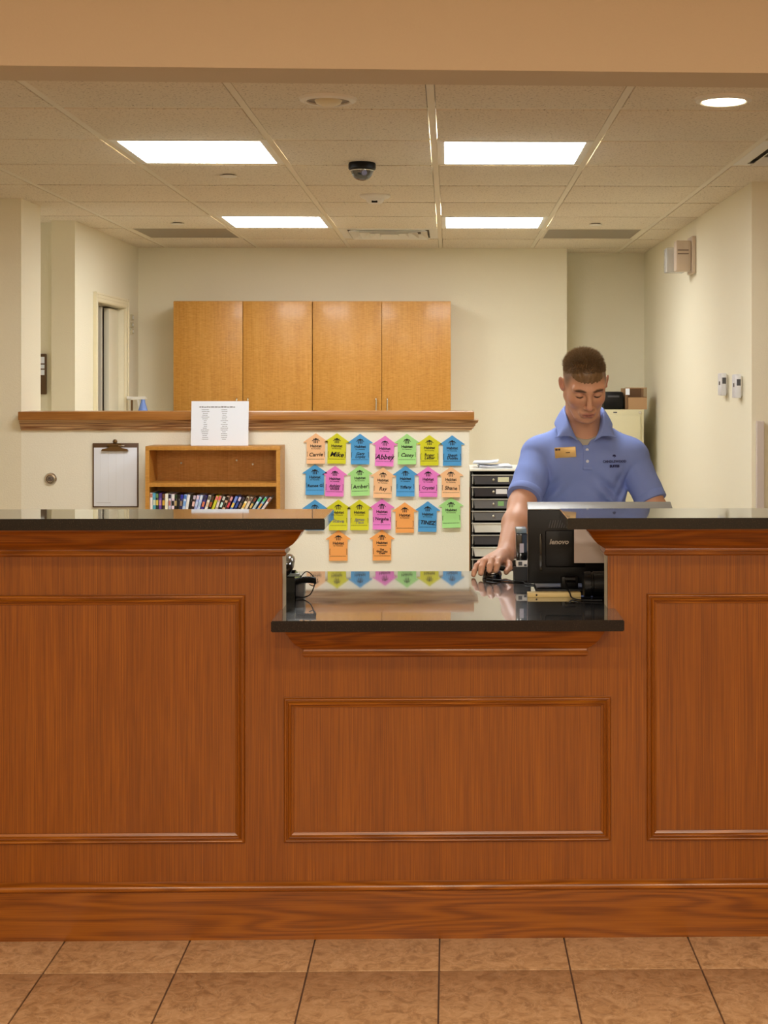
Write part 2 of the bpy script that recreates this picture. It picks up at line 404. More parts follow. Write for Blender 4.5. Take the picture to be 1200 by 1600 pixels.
# header above the desk front (slightly out of square with the office)
bm = bmesh.new()
prism(bm, [(-3.4, 3.93), (3.4, 4.12), (3.4, 4.32), (-3.4, 4.13)], lambda u, v, d: Vector((u, v, d)), 2.42, 3.1)
struct('wall_header', bm, M_header)
struct('ceiling_lobby', bb(-3.6, 3.6, -2.2, 3.98, 3.02, 3.1), M_header)
wall('wall_front', -3.6, 3.6, -2.3, -2.2, 0, 3.1, m=M_header)
wall('wall_lobby_left', -3.6, -3.5, -2.2, 7.3, 0, 3.1, m=M_header)
wall('wall_lobby_right', 3.2, 3.3, -2.2, 10.3, 0, 3.1, m=M_header)
struct('trim_2', bb(1.37, wx(1195, 6.36)+.0, 6.345, 6.369, 0, wz(658, 6.35), bev=.002), mat('grey_lilac_panel', rgb(208, 196, 188), .5))
struct('trim_3', bb(1.37+.09, 3.0, 6.352, 6.369, 0, wz(660, 6.35), bev=.002), mat('cream_leaf', rgb(232, 224, 200), .5))

# suspended ceiling: slab above, tiles one by one, exposed tees
ceiling = struct('ceiling', bb(-3.5, 3.2, 4.2, 10.35, 2.5, 2.6), M_grid)
GX0, GY0, G = -.06, 4.08, .61
cols = range(-5, 5); rows = range(0, 10)
TROF = {(-2, 2), (0, 2), (-2, 6), (0, 6)}
VENT = {(-3, 7), (-1, 7), (1, 7), (2, 2)}
tproto = None
for r in rows:
    for c in cols:
        if (c, r) in TROF or (c, r) in VENT: continue
        cx, cy = GX0+(c+.5)*G, GY0+(r+.5)*G
        if tproto is None:
            h = G/2-.0145
            tproto = obj('ceiling_tile', bb(-h, h, -h, h, 0, .016, bev=.0015), M_tile, origin=(0, 0, 0))
            tproto.parent = ceiling; ORG[tproto.name] = Vector((cx, cy, CEIL-.0035)); tproto.location = ORG[tproto.name]-ORG['ceiling']
        else: share(tproto, 'ceiling_tile', ceiling, (cx, cy, CEIL-.0035))
for c in range(-5, 6):
    x = GX0+c*G
    obj('main_tee', bb(x-.012, x+.012, 4.14+(x+3.4)*.028, 10.3, CEIL-.001, CEIL+.003), M_grid, ceiling, False)
cp = None
for r in range(1, 11):
    y = GY0+r*G
    for c in cols:
        x = GX0+(c+.5)*G
        if cp is None: cp = obj('cross_tee', bb(x-G/2+.0125, x+G/2-.0125, y-.012, y+.012, CEIL-.0005, CEIL+.003), M_grid, ceiling, False)
        else: share(cp, 'cross_tee', ceiling, (x, y, CEIL-.0005))
for n, (c, r) in enumerate(sorted(TROF, key=lambda q: (q[1], q[0]))):
    x0, y0 = GX0+c*G+.012, GY0+r*G+.012; x1, y1 = x0+G-.024, y0+G-.024
    lab = ['large ceiling light panel, front left above the low partition', 'large ceiling light panel, front right of the middle grid line',
           'ceiling light panel in the rear left, above the golden cabinets', 'ceiling light panel in the rear right, beside the middle air diffuser'][n]
    t = thing('ceiling_light', ((x0+x1)/2, (y0+y1)/2, CEIL), 'bright square fluorescent '+lab, 'light', 'fluorescent ceiling panels')
    bm = bmesh.new(); w = .028
    for a in ((x0, x1, y0, y0+w), (x0, x1, y1-w, y1), (x0, x0+w, y0+w, y1-w), (x1-w, x1, y0+w, y1-w)): box(bm, *a, CEIL-.003, CEIL+.01, bev=.002)
    obj('frame', bm, M_whitemetal, t)
    obj('diffuser', bb(x0+w, x1-w, y0+w, y1-w, CEIL-.001, CEIL+.006), M_emit, t, False)
M_perf = mat('grey_perforated_metal', rgb(150, 138, 118), .5, var=(400, .12))
for n, (c, r) in enumerate(((-3, 7), (1, 7))):
    x0, y0 = GX0+c*G+.012, GY0+r*G+.012; x1, y1 = x0+G-.024, y0+G-.024
    t = thing('return_grille', ((x0+x1)/2, (y0+y1)/2, CEIL), 'flat grey perforated return air grille in the ceiling, '+('left, over the office door side' if n == 0 else 'right, by the recess'), 'vent', 'grey return grilles')
    bm = bmesh.new(); w = .02
    for a in ((x0, x1, y0, y0+w), (x0, x1, y1-w, y1), (x0, x0+w, y0+w, y1-w), (x1-w, x1, y0+w, y1-w)): box(bm, *a, CEIL-.002, CEIL+.01, bev=.001)
    obj('frame', bm, M_grid, t)
    obj('perforated_panel', bb(x0+w, x1-w, y0+w, y1-w, CEIL, CEIL+.006), M_perf, t, False)
def diffuser(c, r, label):
    cx, cy = GX0+(c+.5)*G, GY0+(r+.5)*G; hw = G/2-.013
    t = thing('air_diffuser', (cx, cy, CEIL), label, 'vent')
    def ring(a, za, b, zb, name, m):
        bm = bmesh.new()
        A = [bm.verts.new((cx+sx*a, cy+sy*a, za)) for sx, sy in ((-1, -1), (1, -1), (1, 1), (-1, 1))]
        B = [bm.verts.new((cx+sx*b, cy+sy*b, zb)) for sx, sy in ((-1, -1), (1, -1), (1, 1), (-1, 1))]
        A2 = [bm.verts.new(v.co+Vector((0, 0, .003))) for v in A]; B2 = [bm.verts.new(v.co+Vector((0, 0, .003))) for v in B]
        for i in range(4):
            j = (i+1) % 4
            bm.faces.new((A[i], A[j], B[j], B[i])); bm.faces.new((A2[i], B2[i], B2[j], A2[j]))
            bm.faces.new((A[i], A2[i], A2[j], A[j])); bm.faces.new((B[i], B[j], B2[j], B2[i]))
        obj(name, bm, m, t, False)
    ring(hw, CEIL-.001, hw-.05, CEIL-.003, 'frame', M_white)
    obj('backing', bb(cx-hw+.02, cx+hw-.02, cy-hw+.02, cy+hw-.02, CEIL+.0165, CEIL+.02), mat('dark_duct', rgb(112, 100, 84), .8), t, False)
    for k in range(4):
        a = hw-.06-k*.058
        ring(a, CEIL-.014, a-.045, CEIL+.016, 'louvre', M_white)
diffuser(-1, 7, 'white square supply diffuser with nested louvres at the rear middle of the ceiling')
diffuser(2, 2, 'square ceiling supply diffuser cut by the right edge of the frame')

# round fittings on the ceiling
DN = Matrix.Rotation(PI, 4, 'X')
def at(x, y): return Matrix.Translation((x, y, CEIL-.0035)) @ DN
def downlight(x, y, lit, label):
    t = thing('recessed_light', (x, y, CEIL), label, 'light')
    bm = bmesh.new(); lathe(bm, [(.068, 0), (.068, .010), (.074, .013), (.088, .008), (.092, .0), (.068, 0)], at(x, y), 40); obj('trim_ring', bm, M_white, t)
    if lit:
        bm = bmesh.new(); lathe(bm, [(0, .011), (.068, .011), (.068, .002), (0, .002)], at(x, y), 40)
        obj('lens', bm, mat('warm_lamp_lens', rgb(255, 240, 200), .4, emit=((1, .86, .58, 1), 14)), t)
    else:
        bm = bmesh.new(); lathe(bm, [(.0, .002), (.068, .002), (.068, .005), (.0, .003)], at(x, y), 40); obj('reflector', bm, mat('dull_reflector', rgb(120, 108, 92), .3, metal=.6), t)
        bm = bmesh.new(); lathe(bm, [(0, .022), (.02, .021), (.038, .014), (.044, .004), (0, .004)], at(x, y+.012), 32); obj('bulb', bm, mat('unlit_bulb', rgb(225, 214, 180), .3), t)
downlight(wx(513, 4.52), 4.52, False, 'unlit round recessed downlight with pale bulb, near the header left of centre')
downlight(wx(1132, 4.50), 4.50, True, 'glowing round recessed downlight near the header on the right')
x, y = wx(566, 5.85), 5.85
t = thing('dome_camera', (x, y, CEIL), 'black dome security camera hanging under the ceiling between the front light panels', 'camera')
bm = bmesh.new(); lathe(bm, [(0, 0), (.054, 0), (.056, .006), (.056, .024), (.050, .030), (.0, .030)], at(x, y), 40); obj('housing', bm, M_black, t)
bm = bmesh.new(); lathe(bm, [(.046, .030)]+[(.045*math.cos(a), .031+.042*math.sin(a)) for a in np.linspace(0, PI/2-.01, 9)]+[(0, .073)], at(x, y), 40); obj('dome', bm, mat('smoked_dome', rgb(40, 44, 42), .05, spec=.9, ior=1.8), t)
bm = bmesh.new(); cyl(bm, (x+.01, y-.040, CEIL-.046), (x+.012, y-.047, CEIL-.050), .012, seg=16); obj('lens', bm, M_chrome, t)
bm = bmesh.new(); lathe(bm, [(.047, .029), (.050, .031), (.047, .034)], at(x, y), 40); obj('bezel', bm, M_chrome, t)
x, y = wx(586, 6.85), 6.85
t = thing('smoke_detector', (x, y, CEIL), 'round cream smoke detector on the ceiling just behind the dome camera', 'detector')
bm = bmesh.new(); lathe(bm, [(0, 0), (.073, 0), (.073, .008), (.066, .014), (.05, .02), (0, .02)], at(x, y), 40); obj('base', bm, M_white, t)
bm = bmesh.new(); lathe(bm, [(.044, .018), (.040, .032), (.030, .040), (0, .041)], at(x, y), 40); obj('sensor_head', bm, M_white, t)
bm = bmesh.new(); box(bm, x-.014, x+.014, y-.040, y-.028, CEIL-.044, CEIL-.034, bev=.002); obj('vent_slot', bm, M_black, t)
for px_, Y_, lab in ((358, 6.19, 'small round sprinkler cover plate behind the front left light panel'), (279, 8.06, 'small round sprinkler cover plate in front of the left return grille'), (931, 8.06, 'small round sprinkler cover plate in front of the right return grille')):
    x = wx(px_, Y_); t = thing('sprinkler_cover', (x, Y_, CEIL), lab, 'sprinkler', 'sprinkler cover plates')
    bm = bmesh.new(); lathe(bm, [(0, 0), (.026, 0), (.026, .004), (0, .004)], at(x, Y_), 24); obj('collar', bm, mat('dark_duct', rgb(112, 100, 84), .8), t)
    bm = bmesh.new(); lathe(bm, [(0, .005), (.036, .005), (.038, .007), (.034, .009), (0, .010)], at(x, Y_), 24); obj('plate', bm, M_white, t)

# ================================================================ RECEPTION DESK
FY = 3.965
XL, XR = wx(442, FY), wx(950, FY)
desk = thing('reception_desk', (0, FY+.06, 0), 'long oak panelled reception desk with a lower middle section, standing on the tiled floor', 'desk')
obj('front_panel', bb(-2.6, XL, FY, FY+.012, .02, 1.15), M_oakV, desk, False)
obj('front_panel', bb(XL, XR, FY, FY+.012, .02, .88), M_oakV, desk, False)
obj('front_panel', bb(XR, 2.6, FY, FY+.012, .02, 1.15), M_oakV, desk, False)
M_lam = mat('cream_laminate', rgb(206, 192, 160), .35)
for a, b in ((-2.6, XL), (XR, 2.6)):
    tag(obj('upstand', bb(a, b, FY+.012, 4.055, 0, 1.15), M_lam, desk, False), 'cream laminate back and end of the raised front')
obj('cabinet_body', bb(XL, XR, FY+.012, 4.055, 0, .88), M_lam, desk, False)
obj('side_support', bb(-1.9, -1.86, 4.055, 4.74, 0, .88), M_lam, desk, False)
obj('side_support', bb(1.86, 1.9, 4.055, 4.74, 0, .88), M_lam, desk, False)
obj('modesty_panel', bb(-1.86, 1.86, 4.52, 4.54, .1, .88), M_lam, desk, False)
obj('base_board', bb(-2.6, 2.6, FY-.016, FY, 0, .135), M_oakB, desk, False)
# rounded nose on the baseboard
bm = bmesh.new(); P = [(0, .134), (.018, .134), (.023, .139), (.024, .145), (.021, .151), (.014, .155), (0, .157)]
for sx in (-2.6, 2.6): pass
A = [[bm.verts.new((x, FY-o_, z_)) for o_, z_ in P] for x in (-2.6, 2.6)]
for i in range(len(P)-1): bm.faces.new((A[0][i], A[0][i+1], A[1][i+1], A[1][i]))
bm.faces.new(A[0]); bm.faces.new(A[1][::-1])
obj('base_cap', bm, M_oakH, desk, angle=1.2)
# crown under the raised tops: cove above a small bead, mitred round the open end
cp_ = [(0, -.092), (.006, -.092), (.011, -.088), (.012, -.083), (.008, -.078), (.007, -.073), (.018, -.066), (.032, -.056), (.043, -.044), (.052, -.030), (.059, -.020), (.064, -.017), (.066, -.010), (.074, -.008), (.076, 0), (0, 0)]
def crown(end_x, far_x, sgn, ztop, yback):
    bm = bmesh.new(); rings = []
    for o_, z_ in cp_:
        rings.append([bm.verts.new((far_x, FY-o_, ztop+z_)), bm.verts.new((end_x+sgn*o_, FY-o_, ztop+z_)), bm.verts.new((end_x+sgn*o_, yback, ztop+z_))])
    for a, b in zip(rings, rings[1:]):
        for i in range(2): bm.faces.new((a[i], a[i+1], b[i+1], b[i]))
    return obj('crown_moulding', bm, M_oakH, desk, angle=.5)
crown(XL, -2.6, 1, 1.15, 4.055); crown(XR, 2.6, -1, 1.15, 4.055)
bm = bmesh.new(); rings = []
for o_, z_ in cp_:
    a, b = XL+.066, XR-.066
    z2 = .88+z_*1.1
    rings.append([bm.verts.new(p) for p in ((a-o_*.9, FY, z2), (a-o_*.9, FY-o_, z2), (b+o_*.9, FY-o_, z2), (b+o_*.9, FY, z2))])
for a, b in zip(rings, rings[1:]):
    for i in range(3): bm.faces.new((a[i], a[i+1], b[i+1], b[i]))
obj('crown_moulding', bm, M_oakH, desk, angle=.5)
# applied picture-frame mouldings, four mitred strips each
mp = [(0, 0), (0, .006), (.001, .0095), (.0035, .0125), (.006, .0125), (.008, .010), (.009, .0075), (.0105, .0075), (.0115, .010), (.0135, .014), (.016, .0155), (.0185, .014), (.020, .010), (.0205, .007), (.024, .0055), (.027, .004), (.027, 0)]
def frame(x0, x1, z0, z1):
    for side in range(4):
        bm = bmesh.new(); R = []
        for d, h in mp:
            c = [(x0+d, z0+d), (x1-d, z0+d), (x1-d, z1-d), (x0+d, z1-d)]
            p, q = c[side], c[(side+1) % 4]
            R.append((bm.verts.new((p[0], FY-h, p[1])), bm.verts.new((q[0], FY-h, q[1]))))
        for a, b in zip(R, R[1:]): bm.faces.new((a[0], a[1], b[1], b[0]))
        obj('moulding_strip', bm, M_oakH if side % 2 == 0 else M_oakV, desk, angle=1.0)
yf = FY-.012
frame(-2.1, wx(383, yf), wz(1316, yf), wz(929, yf))
frame(wx(444, yf), wx(955, yf), wz(1316, yf), wz(1090, yf))
frame(wx(1012, yf), 2.1, wz(1316, yf), wz(929, yf))
# granite tops
LY = 3.77
def top(name, poly, z0, z1, label):
    bm = bmesh.new(); prism(bm, poly, lambda u, v, d: Vector((u, v, d)), z0, z1)
    es = [e for e in bm.edges if abs(e.verts[0].co.z-e.verts[1].co.z) < 1e-6]
    bmesh.ops.bevel(bm, geom=es, offset=.0022, segments=2, affect='EDGES')
    return tag(obj(name, bm, M_granite, angle=.5), label, 'countertop')
UL, UR = wx(508, LY), wx(887, LY)
top('granite_counter', [(-2.7, LY), (UL, LY), (UL, 4.06), (-2.7, 4.06)], 1.15, 1.18, 'raised black granite ledge on the left part of the reception desk')
top('granite_counter', [(UR, LY), (2.7, LY), (2.7, 4.06), (UR, 4.06)], 1.15, 1.18, 'raised black granite ledge on the right part of the reception desk')
top('granite_worktop', [(wx(424, LY), LY), (wx(976, LY), LY), (wx(976, LY), FY-.001), (XR-.001, FY-.001), (XR-.001, 4.056), (1.95, 4.056), (1.95, 4.76), (-1.95, 4.76), (-1.95, 4.056), (XL+.001, 4.056), (XL+.001, FY-.001), (wx(424, LY), FY-.001)], .88, .91,
    'low black polished granite worktop in the middle of the desk, mirroring the paper notes')

# ================================================================ BACK CABINETS
CYF = 9.25; cx0, cx1 = wx(272, CYF), wx(705, CYF); cz1 = wz(470.5, CYF); cz0 = 1.30
for k in range(2):
    a = cx0+(cx1-cx0)*k/2; b = cx0+(cx1-cx0)*(k+1)/2
    t = thing('wall_cabinet', ((a+b)/2, 9.4, cz0), 'golden wood two-door wall cabinet on the back wall, '+('left unit above the propped sheet' if k == 0 else 'right unit, nearer the recess'), 'cabinet', 'wall cabinets on the back wall')
    bm = bmesh.new()
    g = .0025
    box(bm, a+g, a+.018, CYF+.02, 9.568, cz0, cz1); box(bm, b-.018, b-g, CYF+.02, 9.568, cz0, cz1)
    box(bm, a+.018, b-.018, CYF+.02, 9.568, cz1-.018, cz1); box(bm, a+.018, b-.018, CYF+.02, 9.568, cz0, cz0+.018); box(bm, a+.018, b-.018, 9.555, 9.568, cz0+.018, cz1-.018)
    obj('body', bm, M_maple, t, False)
    mid = (a+b)/2
    for q, (da, db) in enumerate(((a+g, mid-.0015), (mid+.0015, b-g))):
        d = obj('door', bb(da, db, CYF, CYF+.019, cz0+.002, cz1-.004, bev=.001), M_maple, t)
        hx = mid+(-1 if q == 0 else 1)*.036
        bm = bmesh.new(); zt = wz(622, CYF)
        tube(bm, smooth_path([(hx, CYF+.001, zt), (hx, CYF-.024, zt-.003), (hx, CYF-.028, zt-.02), (hx, CYF-.028, zt-.076), (hx, CYF-.024, zt-.093), (hx, CYF+.001, zt-.096)], 4), .005, 8)
        obj('handle', bm, M_chrome, d)

# ================================================================ BOOKCASE AND CASES
BY0, BY1 = 6.81, 6.998
bx0, bx1 = wx(229, BY0), wx(438.5, BY0); bz1 = wz(697, BY0); bz0 = .78
t = thing('bookcase', ((bx0+bx1)/2, 6.9, bz0), 'golden wood open bookcase unit fixed to the partition, holding the row of cases', 'bookcase')
TB = .019
obj('side_panel', bb(bx0, bx0+TB, BY0, BY1, bz0, bz1-TB), M_maple, t, False)
obj('side_panel', bb(bx1-TB, bx1, BY0, BY1, bz0, bz1-TB), M_maple, t, False)
obj('top_panel', bb(bx0, bx1, BY0, BY1, bz1-TB, bz1, bev=.001), M_maple, t)
sz = wz(754, BY0)
obj('shelf', bb(bx0+TB, bx1-TB, BY0+.002, BY1-.006, sz-TB, sz), M_maple, t, False)
obj('bottom_panel', bb(bx0+TB, bx1-TB, BY0, BY1-.006, bz0, bz0+.03), M_maple, t, False)
obj('back_panel', bb(bx0+TB, bx1-TB, BY1-.006, BY1, bz0, bz1-TB), M_maple, t, False)
for px_, py_ in ((285, 723), (371, 719), (396, 725)):
    bm = bmesh.new(); cyl(bm, (wx(px_, 6.99), 6.985, wz(py_, 6.99)), (wx(px_, 6.99), 6.993, wz(py_, 6.99)), .0045, seg=10); obj('screw_head', bm, M_chrome, t)
shelfz = bz0+.03
# spines: (x at top px, x at bottom(795) px, spine colour, top band, label part, colour words)
SP = [((238, 238.5), (245, 246, 248), (200, 140, 120), (246, 240, 235), 'white spine with a reddish band'),
      ((242.8, 243), (82, 170, 190), (96, 176, 220), (215, 225, 205), 'teal spine with a pale band'),
      ((247.2, 247.5), (30, 52, 50), (110, 150, 90), (220, 200, 90), 'dark green spine with a yellow band'),
      ((252, 252), (110, 70, 160), (80, 60, 140), (205, 140, 170), 'purple spine with a pink band'),
      ((257.5, 257.3), (60, 50, 45), (120, 80, 50), (225, 180, 70), 'brown spine with an amber band'),
      ((262, 261.5), (246, 242, 215), (245, 245, 240), (238, 235, 215), 'plain cream spine'),
      ((267, 266.5), (200, 200, 215), (40, 35, 60), (190, 120, 110), 'grey spine with a navy top'),
      ((272.2, 271.6), (240, 220, 235), (250, 250, 248), (30, 30, 30), 'pale pink spine with a black mark'),
      ((276.8, 275.6), (28, 26, 20), (50, 70, 40), (190, 165, 110), 'black spine with an olive top'),
      ((281.4, 279.9), (15, 14, 18), (20, 20, 25), (30, 30, 40), 'plain black spine near the left'),
      ((286, 283.8), (30, 34, 90), (60, 60, 170), (150, 130, 110), 'navy spine with a violet top'),
      ((291.5, 288.5), (190, 210, 245), (70, 120, 200), (120, 170, 235), 'light blue spine'),
      ((296.8, 293.2), (238, 240, 245), (245, 248, 250), (240, 240, 235), 'white spine beside a light blue one'),
      ((301.4, 297.9), (12, 12, 15), (14, 14, 18), (20, 20, 25), 'black spine beside a white one'),
      ((306.2, 302.2), (45, 25, 30), (200, 190, 210), (240, 200, 195), 'maroon spine with a pale top'),
      ((311.5, 306.8), (165, 180, 235), (235, 210, 225), (200, 215, 245), 'lavender spine'),
      ((316.8, 311.4), (200, 215, 250), (225, 235, 250), (170, 200, 230), 'pale blue spine'),
      ((323, 317), (56, 44, 130), (50, 54, 80), (225, 130, 90), 'indigo spine with an orange band'),
      ((329.5, 323.3), (244, 240, 230), (110, 105, 90), (225, 195, 160), 'ivory spine with an olive top'),
      ((335, 328.5), (24, 22, 16), (90, 60, 40), (170, 90, 50), 'black spine with a rust top'),
      ((341.5, 334), (214, 214, 50), (240, 130, 130), (220, 220, 60), 'yellow-green spine with a coral top'),
      ((346, 339.5), (200, 180, 165), (240, 110, 100), (235, 225, 215), 'pale tan spine with a red top'),
      ((352.5, 345), (20, 18, 20), (210, 210, 200), (210, 240, 235), 'black spine with white marks'),
      ((358, 350.5), (215, 175, 140), (25, 20, 18), (30, 26, 22), 'tan spine with a black top'),
      ((364.5, 356), (90, 30, 60), (225, 160, 160), (230, 80, 90), 'plum spine with a red band'),
      ((371.5, 362.5), (90, 130, 220), (130, 150, 225), (240, 210, 90), 'bright blue spine with a yellow spot'),
      ((377.5, 368.5), (35, 45, 110), (230, 215, 235), (60, 90, 170), 'dark blue spine with a white top'),
      ((383, 374), (18, 14, 14), (70, 60, 70), (120, 100, 100), 'black spine beside a dark blue one'),
      ((389, 380), (250, 240, 200), (90, 70, 60), (245, 200, 80), 'cream spine with a golden band'),
      ((395, 385.5), (225, 200, 180), (110, 100, 95), (235, 225, 200), 'beige spine with a grey top'),
      ((401.5, 391.5), (28, 44, 40), (130, 60, 40), (225, 190, 110), 'dark teal spine with a sand band'),
      ((408.5, 397.5), (200, 222, 250), (60, 190, 140), (180, 200, 190), 'sky blue spine with a green top'),
      ((417, 405), (150, 190, 225), (90, 200, 110), (240, 170, 60), 'light spine with green top and orange band'),
      ((424, 412), (225, 232, 240), (200, 110, 90), (220, 200, 195), 'silver spine with a red corner, last on the right')]
n = len(SP)
for k, ((pt, pb), c0, c1, c2, words) in enumerate(SP):
    Yc = 6.835
    zt_ = wz(768.5+k*.28, Yc); zb_ = wz(795, Yc)
    lean = math.atan2(wx(pt, Yc)-wx(pb, Yc), zt_-zb_)
    H = .19; lean = max(lean, 0)
    xt = wx(pt, Yc); xb = xt-math.tan(lean)*(zt_-shelfz)
    hw = (.0128/2) if lean < .1 else .0128/2*math.cos(lean)
    L_ = (zt_-shelfz)/math.cos(lean)
    R = Matrix.Translation((xb, Yc, shelfz+hw*math.sin(lean)+.001)) @ Matrix.Rotation(lean, 4, 'Y')
    def loc(bm, z0, z1, e=0, y0=0): return box(bm, -hw+e, hw-e, y0, .13 if not e and y0 == 0 else .001, z0*L_, z1*L_, M=R)
    bm = bmesh.new(); box(bm, -hw, hw, 0, .135, 0, L_-.004, bev=.0008, M=R)
    words = words
    o = tag(obj('disc_case', bm, mat('case_%d' % k, rgb(*c0), .25)), 'upright disc case with a '+words, 'disc case', 'disc cases in the bookcase')
    bm = bmesh.new(); box(bm, -hw+.0006, hw-.0006, -.0006, .001, L_*.875, L_*.97, M=R); obj('spine_top', bm, mat('case_top_%d' % k, rgb(*c1), .3), o, False)
    bm = bmesh.new(); box(bm, -hw+.001, hw-.001, -.0006, .001, L_*.70, L_*.82, M=R); obj('spine_band', bm, mat('case_band_%d' % k, rgb(*c2), .3), o, False)

# propped sheet on the bookcase
Ys = 6.86; xa, xb_ = wx(299.5, Ys), wx(388.8, Ys); za, zb = bz1+.001, wz(626.5, Ys)
Hs = zb-za
TL = Matrix.Translation(((xa+xb_)/2, Ys, za)) @ Matrix.Rotation(-.09, 4, 'X')
w = (xb_-xa)/2
bm = bmesh.new(); box(bm, -w, w, 0, .0015, 0, Hs, M=TL)
sheet = tag(obj('paper_sheet', bm, M_paper, smooth=False), 'white printed sheet with two columns of small text, propped on the bookcase', 'sheet of paper')
bm = bmesh.new()
rr = random.Random(3)
u = -w*.72
while u < w*.52:
    l = rr.uniform(.006, .016); box(bm, u, u+l, -.0006, 0, Hs*.855, Hs*.855+rr.uniform(.004, .006), M=TL); u += l+.002
for colx, n_ in ((-.52, 17), (.15, 17)):
    for i in range(n_):
        l = rr.uniform(.008, .036); z = Hs*(.80-i*.0415)
        u = colx*w-l/2
        while u < colx*w+l/2:
            q = rr.uniform(.002, .006); box(bm, u, u+q, -.0005, 0, z, z+.0028, M=TL); u += q+.0012
obj('lettering', bm, M_greyink, sheet, False)

# clipboard on the partition
Yc = 6.985; ca, cb = wx(147, Yc), wx(218, Yc); z0_, z1_ = wz(792, Yc), wz(692, Yc)
t = thing('clipboard', ((ca+cb)/2, 6.99, z0_), 'brown clipboard with white forms hanging on the partition, left of the bookcase', 'clipboard')
obj('board', bb(ca, cb, 6.988, 6.998, z0_, z1_, bev=.002), mat('hardboard', rgb(92, 66, 42), .5, var=(60, .1)), t)
pp = obj('paper', bb(ca+.008, cb-.006, 6.983, 6.9875, z0_+.006, z1_-.022, bev=.0005), M_paper, t)
bm = bmesh.new()
for k in range(4): box(bm, ca+.04+k*.038, ca+.0405+k*.038, 6.9825, 6.983, z0_+.03, z1_-.04)
box(bm, ca+.02, ca+.09, 6.9825, 6.983, z0_+.022, z0_+.024)
obj('ruled_line', bm, mat('pale_line', rgb(205, 208, 214), .8), pp, False)
cm = (ca+cb)/2
bm = bmesh.new()
prism(bm, [(-.066, -.016), (.066, -.016), (.060, -.006), (.030, .0), (.016, .018), (-.016, .018), (-.030, 0), (-.060, -.006)], lambda u, v, d: Vector((cm+u, d, z1_-.022+v)), 6.968, 6.980)
cyl(bm, (cm-.034, 6.972, z1_-.008), (cm+.034, 6.972, z1_-.008), .0085, seg=14)
lathe(bm, [(0, .0), (.010, .0), (.011, .006), (.007, .010), (0, .011)], Matrix.Translation((cm, 6.985, z1_+.008)) @ Matrix.Rotation(PI/2, 4, 'X'), 20)
clip = obj('clip', bm, M_brass, t)
bm = bmesh.new(); box(bm, cm+.02, cm+.05, 6.960, 6.968, z1_-.014, z1_-.009, bev=.002); obj('clip_lever', bm, M_chrome, t)
# wall bumper
x, z = wx(82.5, 7.0), wz(747.5, 7.0)
bm = bmesh.new(); MB = Matrix.Translation((x, 6.999, z)) @ Matrix.Rotation(PI/2, 4, 'X')
lathe(bm, [(0, 0), (.030, 0), (.031, .004), (.026, .010), (.019, .011), (.016, .006), (.0, .005)], MB, 32)
o = tag(obj('wall_bumper', bm, M_chrome), 'round brushed metal door bumper fixed to the partition near its left end', 'door stop')
bm = bmesh.new(); lathe(bm, [(0, .005), (.013, .006), (.012, .014), (.007, .017), (.004, .012), (0, .012)], MB, 24); obj('rubber_centre', bm, mat('grey_rubber', rgb(110, 98, 88), .6), o)

# ================================================================ HOUSE-SHAPED NOTES
NC = {'o': ((247, 196, 146), 'pale orange'), 'O': ((250, 172, 92), 'deep orange'), 'y': ((214, 212, 30), 'yellow'), 'b': ((78, 160, 218), 'blue'), 'p': ((236, 128, 208), 'pink'), 'g': ((168, 226, 140), 'green')}
ROWS = ['top row', 'second row', 'third row', 'bottom row']
ORD = ['first', 'second', 'third', 'fourth', 'fifth', 'sixth', 'last']
NOTES = [[(494, 677, 'o', 'Carrie', 0), (527, 677, 'y', 'Mike', 1), (563, 678, 'b', 'Gary\nLopez', 0), (602, 681, 'p', 'Abbey', 2), (636, 678, 'g', 'Casey', 0), (671, 680, 'y', 'Roger\nLetter', 0), (706.5, 680.5, 'b', 'Shaun\nDublin', 0)],
         [(492.5, 725.5, 'b', 'Renee G', 0), (524, 728, 'p', 'Ashley\nWillis', 1.5), (562, 727, 'g', 'Amber', -2), (599, 730.5, 'o', 'Ray', 1.5), (633.5, 728, 'b', 'Tiffany', 0), (669, 729, 'p', 'Crystal', 0), (704.5, 729.5, 'o', 'Shane', 0)],
         [(492.5, 780.5, 'b', '', 0), (529, 780.5, 'y', 'Steve', 0), (562, 780.5, 'y', 'James\nTitus', 0), (597, 779.5, 'p', 'Natasha\nB.', 0), (632.5, 785, 'O', '', 0), (668.5, 783.5, 'b', 'TINEZ', 1), (704.5, 777, 'g', '', -1)],
         [(529, 828.5, 'O', '', 0), (597, 828, 'O', 'The\nGray Lake\nCrew', 0)]]
YN = 6.994
LOGO = [[(-.0019, 0), (.0019, 0), (.0019, .016), (-.0019, .016)],
        [(-.0095, 0), (-.006, 0), (-.0062, .015), (-.0092, .015)], [(.0095, 0), (.006, 0), (.0062, .015), (.0092, .015)],
        [(-.0185, .0115), (-.0165, .0095), (-.009, .0165), (0, .0155), (.009, .0165), (.0165, .0095), (.0185, .0115), (.006, .022), (0, .0255), (-.006, .022)],
        [(-.013, .0195), (-.010, .018), (-.008, .021), (-.011, .0225)], [(.013, .0195), (.010, .018), (.008, .021), (.011, .0225)]]
rn = random.Random(5)
